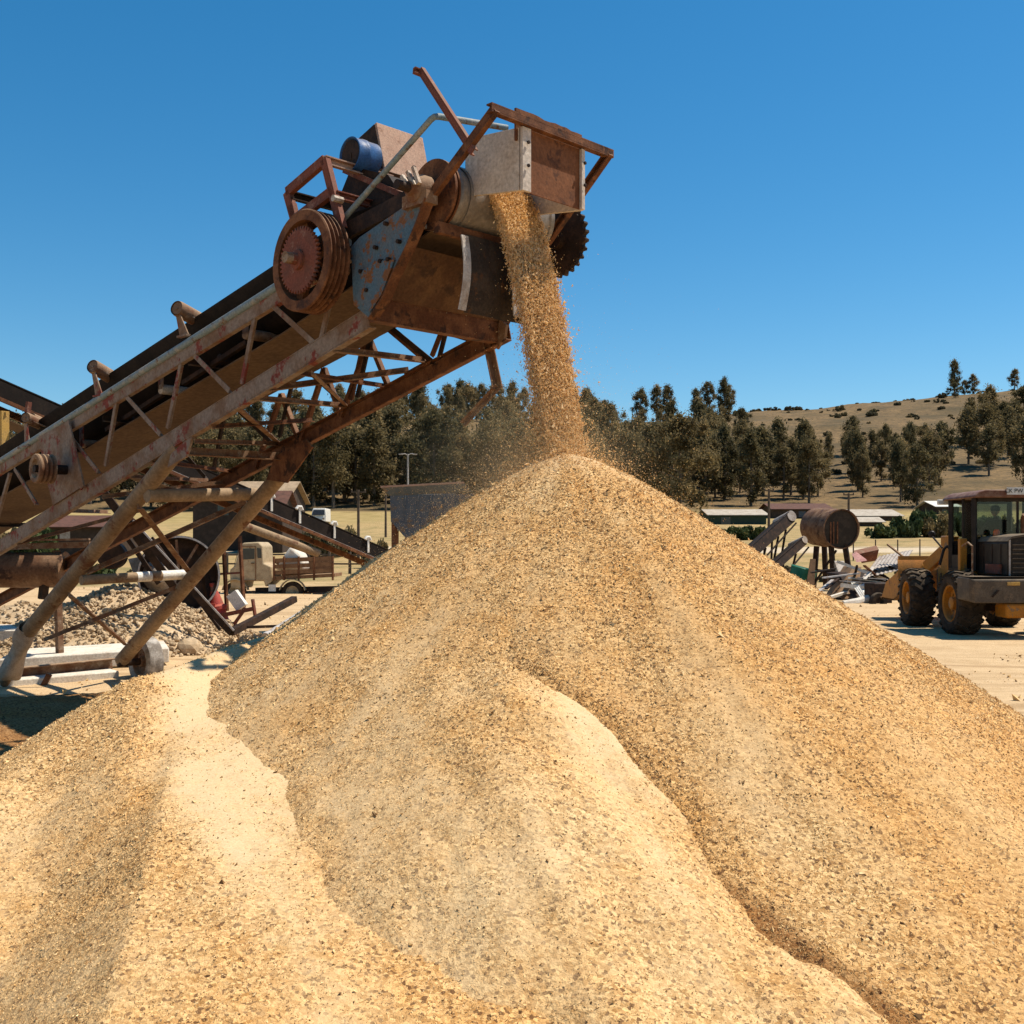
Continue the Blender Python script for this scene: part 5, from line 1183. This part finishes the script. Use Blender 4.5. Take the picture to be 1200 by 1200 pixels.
m = MB(); m.box((lc-.62+.0, 26.02, 2.93), (.3, .1, .12)); m.build('work_lamp', WHITEP, cb, .02)
# number plate on the roof edge
px_ = lc+.24; m = MB(); m.box((px_, 24.12, 3.10), (.46, .015, .16)); plt = m.build('number_plate', WHITEP, cb)
tc = bpy.data.curves.new('plate_text', 'FONT'); tc.body = 'CK PW 50'; tc.size = .125; tc.align_x = 'CENTER'; tc.align_y = 'CENTER'; tc.extrude = .002
to = bpy.data.objects.new('plate_text', tc); COL.objects.link(to); dg = bpy.context.evaluated_depsgraph_get()
tm = bpy.data.meshes.new_from_object(to.evaluated_get(dg)); bpy.data.objects.remove(to); tm.materials.clear(); tm.materials.append(TEXTM)
tx = bpy.data.objects.new('plate_lettering', tm); COL.objects.link(tx); tx.parent = plt; wl = worldloc(plt)
tx.location = (px_-wl.x, 24.108-wl.y, 3.10-wl.z); tx.rotation_euler = (R(90), 0, 0)
# front frame, arms, mirror
m = MB(); m.box((lc-.35, 26.35, 1.62), (.26, .5, 1.05)); m.box((lc+.35, 26.35, 1.62), (.26, .5, 1.05)); m.box((lc, 26.5, 1.2), (.9, .7, .4)); m.build('front_tower', YEL, ld, .03)
for sx in (-.42, .42):
    m = MB(); m.bar(Vector((lc+sx, 26.6, 1.75)), Vector((lc+sx, 27.7, 1.35)), .12, .32); m.bar(Vector((lc+sx, 27.7, 1.35)), Vector((lc+sx, 28.35, .8)), .12, .28); m.build('lift_arm', YEL, ld, .02)
m = MB(); m.tube((lc-.2, 26.5, 1.55), (lc-.2, 27.9, 1.35), .06); m.tube((lc-.2, 27.4, 1.4), (lc-.2, 28.2, 1.3), .035); m.build('tilt_cylinder', PALE, ld)
m = MB(); m.sweep([at(1101, 662, 26), at(1106, 644, 26), at(1110, 640, 26), at(1116, 648, 26), at(1117, 662, 26)], .035, 8); m.sweep([at(1104, 642, 26), at(1092, 628, 26.4)], .022, 8); m.build('mirror_arm', BLK, ld)
m = MB(); m.lathe(at(1092, 626, 26.4), (-.3, -1, 0), [(0, .03), (.06, .02), (.085, -.01), (.07, -.06), (0, -.08)], 18); m.build('mirror', BLK, ld)
# bucket
bk = MB(); bx0, bx1 = 9.84, 12.3; pr = [(28.3, 1.55), (28.25, 1.28), (28.2, .85), (28.3, .6), (28.6, .5), (29.6, .52)]
for (ya, za), (yb, zb_) in zip(pr[:-1], pr[1:]): bk.poly([Vector((bx0, ya, za)), Vector((bx1, ya, za)), Vector((bx1, yb, zb_)), Vector((bx0, yb, zb_))], (0, .03, .03))
b_o = bk.build('bucket', YELD, ld)
for x in (bx0, bx1-.03):
    m = MB(); m.poly([Vector((x, 28.26, 1.27)), Vector((x, 28.21, .86)), Vector((x, 28.31, .61)), Vector((x, 28.61, .505)), Vector((x, 29.55, .52)), Vector((x, 29.2, .95))], (.03, 0, 0)); m.build('bucket_cheek', YELD, b_o)
m = MB(); m.bar(Vector((bx0, 28.25, 1.6)), Vector((bx1, 28.25, 1.6)), .06, .1)
for k in (.25, 1.0, 1.7): m.poly([Vector((bx0+k, 28.2, 1.3)), Vector((bx0+k, 27.95, .95)), Vector((bx0+k, 28.2, .7))], (.05, 0, 0))
m.build('bucket_rib', YELD, b_o)
# the driver
dv = Vector((10.97, 25.12, 0))
def skin_person():
    J = {'pel': (0, 0, 1.93), 'sp': (0, -.02, 2.1), 'ch': (0, .0, 2.32), 'nk': (0, .02, 2.50), 'hd0': (0, .04, 2.58),
         'ls': (-.19, .0, 2.42), 'le': (-.27, .16, 2.18), 'lw': (-.17, .40, 2.17), 'rs': (.19, 0, 2.42), 're': (.27, .16, 2.18), 'rw': (.17, .40, 2.17),
         'lh': (-.1, .03, 1.9), 'lk': (-.16, .42, 1.92), 'la': (-.16, .50, 1.50), 'lt': (-.16, .66, 1.45), 'rh': (.1, .03, 1.9), 'rk': (.16, .42, 1.92), 'ra': (.16, .50, 1.50), 'rt': (.16, .66, 1.45)}
    Rd = {'pel': .16, 'sp': .155, 'ch': .17, 'nk': .065, 'hd0': .06, 'ls': .085, 'le': .058, 'lw': .04, 'rs': .085, 're': .058, 'rw': .04, 'lh': .1, 'lk': .075, 'la': .05, 'lt': .045, 'rh': .1, 'rk': .075, 'ra': .05, 'rt': .045}
    E = [('pel', 'sp'), ('sp', 'ch'), ('ch', 'nk'), ('nk', 'hd0'), ('ch', 'ls'), ('ls', 'le'), ('le', 'lw'), ('ch', 'rs'), ('rs', 're'), ('re', 'rw'), ('pel', 'lh'), ('lh', 'lk'), ('lk', 'la'), ('la', 'lt'), ('pel', 'rh'), ('rh', 'rk'), ('rk', 'ra'), ('ra', 'rt')]
    ks = list(J); me = bpy.data.meshes.new('person'); me.from_pydata([Vector(J[k])-Vector((0, 0, 1.77)) for k in ks], [(ks.index(a), ks.index(b)) for a, b in E], [])
    o = bpy.data.objects.new('person', me); COL.objects.link(o)
    sk = o.modifiers.new('skin', 'SKIN')
    if not me.skin_vertices: 
        bm = bmesh.new(); bm.from_mesh(me); bm.verts.layers.skin.verify(); bm.to_mesh(me); bm.free()
    for i, k in enumerate(ks): me.skin_vertices[0].data[i].radius = (Rd[k], Rd[k]*(.75 if k in ('pel', 'sp', 'ch') else 1)); me.skin_vertices[0].data[i].use_root = (k == 'pel')
    ss = o.modifiers.new('sub', 'SUBSURF'); ss.levels = 2; ss.render_levels = 2
    dg = bpy.context.evaluated_depsgraph_get(); body = bpy.data.meshes.new_from_object(o.evaluated_get(dg)); bpy.data.objects.remove(o)
    m = MB(); m.mi = 0; m.add([v.co.copy() for v in body.vertices], [tuple(p.vertices) for p in body.polygons])
    z = Vector((0, 0, -1.77)); m.mi = 1
    # head with nose, ears and chin
    hc = Vector((0, .07, 2.69))+z; rows = 14; n = 18; vs = []
    for i in range(rows+1):
        t = i/rows; a_ = math.pi*t
        for j in range(n):
            b = 2*math.pi*j/n; x = math.sin(a_)*math.sin(b); y = math.sin(a_)*math.cos(b); zz = math.cos(a_)
            k = 1-.16*max(0, -zz)*(1 if y < .3 else .3)
            p = Vector((x*.078*k, y*.098*k+.012*max(0, -zz), zz*.118))
            if y > .85 and -.35 < zz < .12: p.y += .02*(1-abs(x)*2)
            if y > .8 and -.62 < zz < -.5: p.y -= .006
            if y > .7 and .02 < zz < .2 and .25 < abs(x) < .55: p.y -= .01
            vs.append(hc+p)
    m.add(vs, [(i*n+j, i*n+(j+1) % n, (i+1)*n+(j+1) % n, (i+1)*n+j) for i in range(rows) for j in range(n)])
    for sx in (-1, 1): m.blob(hc+Vector((sx*.082, -.005, -.01)), (.014, .026, .034), 1, .02)
    # hands: palm, four fingers curled round the wheel rim and a thumb
    for sx in (-1, 1):
        w0 = Vector((sx*.17, .40, 2.17))+z; m.sweep([w0, w0+Vector((0, .05, .01)), w0+Vector((0, .085, .015))], [.034, .042, .036], 10)
        for k in range(4):
            b = w0+Vector((sx*(.028-.019*k), .085, .02)); ln = (.062, .074, .078, .066)[3-k]
            m.sweep([b, b+Vector((0, ln*.55, .012)), b+Vector((0, ln*.95, -.012)), b+Vector((0, ln*.75, -.036))], [.0095, .009, .008, .007], 7)
        b = w0+Vector((-sx*.034, .03, .0)); m.sweep([b, b+Vector((-sx*.022, .03, -.012)), b+Vector((-sx*.012, .06, -.028))], [.012, .0105, .0085], 7)
    o = m.build('person', [JACK, SKIN], recenter=False, smooth=60); o.location = dv+Vector((0, 0, 1.77))
    setp(o, 'driver in a dark jacket and cap sitting in the loader cab, seen from behind', 'person')
    m = MB(); cc = Vector((0, .055, 2.715)); m.lathe(cc+dv, (0, 0, 1), [(.096, -.02), (.104, .02), (.1, .06), (.075, .1), (.03, .115), (0, .117)], 20)
    m.poly([cc+dv+Vector((.07*math.cos(a_), .08+.09*math.sin(a_), .01)) for a_ in np.linspace(0, math.pi, 8)], (0, 0, .012))
    cp = m.build('cap', HAIRM, o); return o
skin_person()
m = MB(); m.box((dv.x, 25.1, 1.72), (.5, .5, .16)); m.build('seat', BLK, cb, .04)
m = MB(); m.box((dv.x, 24.86, 2.0), (.48, .1, .5)); m.build('backrest', BLK, cb, .04)
m = MB(); c = Vector((dv.x, 25.58, 2.15)); ax_ = Vector((0, -.5, .85)).normalized()
m.lathe(c, ax_, [(.17+.014*math.cos(a_), .014*math.sin(a_)) for a_ in np.linspace(0, 2*math.pi, 9)[:-1]], 28, True); m.tube(c, c-ax_*.5, .03); m.bar(c-Vector((.16, 0, 0)), c+Vector((.16, 0, 0)), .03, .015); m.build('steering_wheel', BLK, cb)

# ------------------------------------------------------------------ trees
def leafmesh(name, clumps, mat, leaf, spread=0):
    """clumps: (centre, radius, count, tone): many small leaf faces spread through each clump"""
    V = []; T = []; n = 0
    for c, r, k, tone in clumps:
        d = rng.normal(size=(k, 3)); d /= np.linalg.norm(d, axis=1)[:, None]
        p = np.array(c)+d*(np.array(r)*np.abs(rng.normal(0, spread, (k, 1))) if spread else np.array(r)*(rng.uniform(0.15, 1, (k, 1))**.5))
        a_ = rng.normal(size=(k, 3)); a_ /= np.linalg.norm(a_, axis=1)[:, None]
        b_ = np.cross(a_, rng.normal(size=(k, 3))); b_ /= np.linalg.norm(b_, axis=1)[:, None]
        s_ = leaf*rng.uniform(.6, 1.4, (k, 1)); a_[:, 2] -= .35
        V.append(np.stack([p-a_*s_*.9, p+b_*s_*.5, p+a_*s_*.9, p-b_*s_*.5], 1).reshape(-1, 3)); T.append(np.repeat(np.clip(tone+rng.uniform(-.25, .25, k), 0, 1), 4)); n += k
    V = np.concatenate(V); T = np.concatenate(T)
    return mesh_np(name, V, np.arange(n*4).reshape(-1, 4), mat, {'tone': T}, smooth=False)
def euc(h, wdt, seed, bare=.3, leaf=.27, dens=1.0, lean=0):
    random.seed(seed); m = MB(); cl = []; top = Vector((lean, random.uniform(-.3, .3), h*.93))
    pts = [Vector((0, 0, -.5)), Vector((lean*.1, .05, h*.3)), Vector((lean*.45, random.uniform(-.3, .3), h*.62)), top]
    m.sweep(pts, [h*.02, h*.016, h*.011, h*.003], 8)
    nb = int(18*wdt**.5)+random.randint(0, 3)
    for i in range(nb):
        t = bare+(1-bare)*(i+random.uniform(0, .9))/nb; t = min(t, .97)
        k = t*3*.9; j = min(2, int(t*3.0)); fr = min(1, t*3.0-j); p = pts[j].lerp(pts[j+1], fr)
        a_ = i*2.4+random.uniform(-.6, .6); prof = math.sin(math.pi*min(1, (t-bare)/(1-bare)*.8+.18))
        rr = wdt*h*.24*prof*random.uniform(.55, 1.15)
        e = p+Vector((math.cos(a_)*rr, math.sin(a_)*rr, rr*random.uniform(.25, .8)))
        m.sweep([p, p.lerp(e, .5)+Vector((0, 0, -.1)), e], [h*.006, h*.004, h*.0015], 5)
        tone = random.choice([.2, .35, .5, .5, .65, .8]); q = h*random.uniform(.055, .085)
        cl.append((tuple(e-Vector((0, 0, q*.35))), (q, q, q*1.35), int(250*dens), tone))
        for s_ in range(random.randint(1, 3)):
            e2 = p.lerp(e, random.uniform(.35, .8))+Vector((random.uniform(-1, 1), random.uniform(-1, 1), random.uniform(-.6, 1)))*h*.045
            q2 = q*random.uniform(.55, .9); cl.append((tuple(e2), (q2, q2, q2*1.3), int(150*dens), tone+random.uniform(-.2, .2)))
    cl.append((tuple(top), (h*.035, h*.035, h*.07), int(150*dens), .5))
    tm_ = m.build('trunk', BARK, recenter=False); me = tm_.data; bpy.data.objects.remove(tm_)
    return me, leafmesh('crown', cl, LEAF, leaf*h/16, .72)
VAR = [euc(16, 1.1, 101, .12), euc(18, .85, 102, .18), euc(15, 1.3, 103, .08), euc(17, .75, 104, .25, dens=.9), euc(16, 1.5, 105, .06, dens=1.3), euc(14, 1.0, 106, .04), euc(19, .7, 107, .1), euc(15, 1.1, 108, .22, dens=.8, lean=1.6)]
def tree(x, y, h, k, rz, label, group, cat='tree', name='eucalyptus_tree', wx=1.0, crown=None):
    z = tz(x, y); tr, cr = VAR[k]; H0 = [16, 18, 15, 17, 16, 14, 19, 15][k]; s_ = h/H0
    t = empty(name, (x, y, z), label, cat, group); t.rotation_euler = (0, 0, rz); t.scale = (s_*wx, s_*wx, s_)
    for nm, me in (('trunk', tr), ('crown', cr)):
        o = bpy.data.objects.new(nm, me); COL.objects.link(o); o.parent = t
    return t
random.seed(21); placed = []
def put(n, pxr, Yr, hr, mind, label, group, keep=lambda px, Y: 1.0, wr=(.9, 1.15)):
    got = 0; tries = 0
    while got < n and tries < 6000:
        tries += 1; px = random.uniform(*pxr); Y = Yr[0]+(Yr[1]-Yr[0])*random.random()**1.0
        if random.random() > keep(px, Y): continue
        x = (px-600)/F*Y
        if any((x-a)**2+(Y-b)**2 < mind*mind for a, b in placed): continue
        placed.append((x, Y)); got += 1
        tree(x, Y, random.uniform(*hr), random.randrange(8), random.uniform(0, 6.28), label, group, wx=random.uniform(*wr))
# the nearest, largest ones first
for px, Y, h, k, lab in [(797, 176, 16, 4, 'largest dark tree, dense to the ground, just right of the tall heap peak'), (768, 186, 14.5, 2, 'dark leaning tree directly left of the largest dark tree'), (744, 196, 15.5, 0, 'tall dark tree nearest the dust on the right of the falling sand'), (880, 196, 13.5, 6, 'narrow pointed dark tree near the middle of the right wood'), (948, 200, 11.5, 1, 'tall tree at the right end of the dense wood above the tank'), (1075, 196, 11, 2, 'bushy dark tree above the hedge left of the loader cab'), (1057, 215, 11, 3, 'slim tree left of the bushy tree above the hedge'), (1158, 262, 15, 4, 'broad tree on the open slope above the loader cab'), (1135, 268, 14, 3, 'slim tree left of the broad tree above the loader cab'), (1100, 235, 13, 7, 'ragged tree with a bare stem on the slope left of the loader cab')]:
    x = (px-600)/F*Y; placed.append((x, Y)); tree(x, Y, h, k, px*.37, lab, None, wx=1.05)
put(76, (-40, 700), (190, 240), (11, 18), 4.2, 'tall dark eucalyptus in the front rows of the wood behind the conveyor', 'front rows of the wood behind the conveyor')
put(76, (180, 715), (240, 400), (10, 16), 7, 'eucalyptus on the wooded hillside behind the falling sand', 'trees on the hillside behind the falling sand', lambda px, Y: .35 if 545 < px < 640 and Y > 280 else 1)
put(18, (150, 560), (404, 434), (11, 14), 6, 'small eucalyptus on the ridge line behind the conveyor', 'trees on the ridge behind the conveyor')
put(14, (560, 860), (404, 430), (11, 15), 6, 'small eucalyptus on the ridge line right of the falling sand', 'trees on the ridge right of the falling sand')
put(70, (690, 960), (198, 330), (7, 14.5), 4.4, 'dark eucalyptus in the wood on the right of the falling sand', 'wood on the right of the falling sand', lambda px, Y: 1 if px < 850 else max(.1, 1-(Y-215)/70), (.8, 1.15))
put(20, (930, 1090), (202, 300), (7.5, 12), 7, 'scattered eucalyptus on the dry slope above the tank and sheds', 'scattered trees on the dry slope', lambda px, Y: 1 if Y < 240 else .35, (.75, 1.05))
put(9, (1090, 1215), (215, 330), (11, 15), 8, 'scattered eucalyptus on the slope above the loader', 'scattered trees above the loader')
for px, Y, h, k, lab in [(1119, 428, 14, 3, 'tallest lone tree standing on the right ridge line'), (1140, 432, 8, 5, 'small tree right of the tallest lone tree on the ridge'), (1118, 415, 6, 4, 'round low tree just below the tallest lone tree on the ridge'), (1189, 430, 8, 1, 'small lone tree at the far right of the ridge line'), (1130, 434, 6, 2, 'low tree between the two taller trees on the ridge')]:
    x = (px-600)/F*Y; tree(x, Y, h, k, px*.37, lab, None, wx=1.3 if h < 9 else 1.0)
# shrubs
def shrub_mesh(name, mat, seed, leaf=.12, n=16, k=130):
    random.seed(seed); cl = []
    for i in range(n):
        a_ = random.uniform(0, 6.28); r = math.sqrt(random.random())*.75; z = random.uniform(.15, .8)*(1-.35*r)
        q = random.uniform(.2, .34); cl.append(((r*math.cos(a_), r*math.sin(a_), z), (q, q, q*.85), k, random.choice([.2, .4, .5, .7, .85])))
    return leafmesh(name, cl, mat, leaf)
SH = [shrub_mesh('shrub', LEAFG, 1), shrub_mesh('shrub', LEAFG, 2), shrub_mesh('shrub', LEAFD, 3, .1), shrub_mesh('shrub', LEAF, 4, .1), shrub_mesh('shrub', LEAFD, 5, .09, 11)]
def shrub(x, y, r, h, k, label, group=None, name='shrub', cat='shrub'):
    o = bpy.data.objects.new(name, SH[k]); COL.objects.link(o); o.location = (x, y, tz(x, y)-.1); o.scale = (r, r, h); o.rotation_euler = (0, 0, random.uniform(0, 6.28)); return setp(o, label, cat, group)
def shp(px, Y, r, h, k, label, group=None, **kw): return shrub((px-600)/F*Y, Y, r, h, k, label, group, **kw)
random.seed(5)
shp(381, 82, 1.9, 3.0, 2, 'large round olive bush beside the white van', name='bush', cat='bush')
shp(400, 84, 1.6, 2.6, 3, 'darker bush merging with the right side of the round olive bush', name='bush', cat='bush')
for px, Y, r, h, k, lab in [(1062, 118, 1.8, 2.9, 0, 'round green bush at the left end of the hedge'), (1078, 120, 2.0, 3.2, 1, 'tall green bush second from the left in the hedge'), (1096, 118, 2.0, 3.1, 3, 'dark green bush in the hedge left of the loader cab'), (1112, 121, 1.8, 3.0, 1, 'green bush of the hedge hidden partly by the cab edge'), (1030, 116, 1.7, 2.0, 0, 'low green bush in front of the tan lean-to shed'), (845, 112, 1.5, 1.5, 0, 'low bright bush at the foot of the green shed'), (862, 112, 1.5, 1.6, 1, 'low green bush right of the green shed door'), (883, 113, 1.7, 1.9, 0, 'green bush beside the tall timber pole'), (898, 113, 1.2, 1.4, 3, 'dark bush under the tall timber pole'), (1147, 118, 2, 2.6, 0, 'green bush seen through the loader cab window'), (1165, 119, 2, 2.6, 1, 'green bush behind the driver of the loader'), (1190, 118, 2, 2.8, 3, 'dark green bush behind the right cab window'), (437, 70, 1.1, 1.7, 4, 'sparse dry shrub by the leaning timber pole'), (445, 74, .9, 2.0, 3, 'thin dark shrub beside the grey hopper leg'), (108, 58, 1.2, 1.1, 0, 'bright green bush seen below the conveyor at the left'), (30, 70, 2.2, 3.2, 1, 'green bush behind the grooved pulley at the left edge'), (8, 72, 2.2, 3.6, 3, 'dark bush at the far left edge behind the conveyor'), (195, 64, 1.1, 1.3, 0, 'green shrub by the rail fence seen between the legs')]:
    shp(px, Y, r, h, k, lab, None, name='bush', cat='bush')
for i in range(120):
    px = random.uniform(830, 1230); Y = random.uniform(255, 428); r = random.choice([.9, 1.2, 1.5, 2.2]); shp(px, Y, r, r*random.uniform(.8, 1.2), random.choice([2, 3, 4, 2]), 'low dry scrub bush dotted over the brown right hillside', 'scrub bushes on the right hillside')
for i in range(26):
    px = random.uniform(860, 1210); Y = random.uniform(425, 434); r = random.choice([.8, 1.1, 1.6, 2.]); shp(px, Y, r, r*.8, random.choice([3, 4, 2]), 'small dark scrub bush along the right ridge line', 'scrub bushes along the right ridge')
for i in range(70):
    px = random.uniform(200, 720); Y = random.uniform(188, 430); r = random.choice([.9, 1.4, 1.8]); shp(px, Y, r, r*.9, random.choice([2, 3, 4]), 'scrub bush under the trees of the left hillside', 'scrub bushes on the left hillside')
for i in range(40):
    px = random.choice([random.uniform(0, 450), random.uniform(800, 1200)]); Y = random.uniform(52, 76); r = random.uniform(.25, .6); shp(px, Y, r, r*1.1, random.choice([2, 4, 4]), 'tuft of dry weeds along the yard edge', 'dry weed tufts along the yard edge', name='weed_tuft', cat='weeds')

# ------------------------------------------------------------------ light, sky, camera
sun_v = Vector((.50, .14, 1.0)).normalized()
el = math.asin(sun_v.z); az = math.atan2(sun_v.x, sun_v.y)
sd = bpy.data.lights.new('sun', 'SUN'); sd.energy = 5.0; sd.angle = R(.53); sd.color = (1, .92, .80)
so = bpy.data.objects.new('sun', sd); COL.objects.link(so); so.location = (20, 0, 40); so.rotation_euler = sun_v.to_track_quat('Z', 'Y').to_euler()
wd_ = bpy.data.worlds.new('World'); scene.world = wd_; wd_.use_nodes = True; nt = wd_.node_tree
bg = nt.nodes['Background']; sk = nt.nodes.new('ShaderNodeTexSky'); sk.sky_type = 'NISHITA'; sk.sun_disc = False
sk.sun_elevation = el; sk.sun_rotation = az; sk.altitude = 300; sk.air_density = 1.0; sk.dust_density = .3; sk.ozone_density = 4.0
hs = nt.nodes.new('ShaderNodeHueSaturation'); hs.inputs['Saturation'].default_value = 1.34; hs.inputs['Hue'].default_value = .49; nt.links.new(sk.outputs[0], hs.inputs['Color'])
nt.links.new(hs.outputs[0], bg.inputs[0]); bg.inputs[1].default_value = .092
cam = bpy.data.cameras.new('camera'); cam.sensor_width = 36; cam.lens = 36*F/1200; cam.shift_y = (HZ-600)/1200; cam.clip_end = 4000; cam.clip_start = .05
co = bpy.data.objects.new('camera', cam); COL.objects.link(co); co.location = (0, 0, CZ); co.rotation_euler = (R(90), 0, 0)
scene.camera = co
scene.render.engine = 'CYCLES'; scene.render.resolution_x = 1024; scene.render.resolution_y = 1024
scene.view_settings.view_transform = 'Standard'; scene.view_settings.look = 'None'; scene.view_settings.exposure = .47; scene.view_settings.gamma = 1
scene.cycles.max_bounces = 8; scene.cycles.transparent_max_bounces = 16
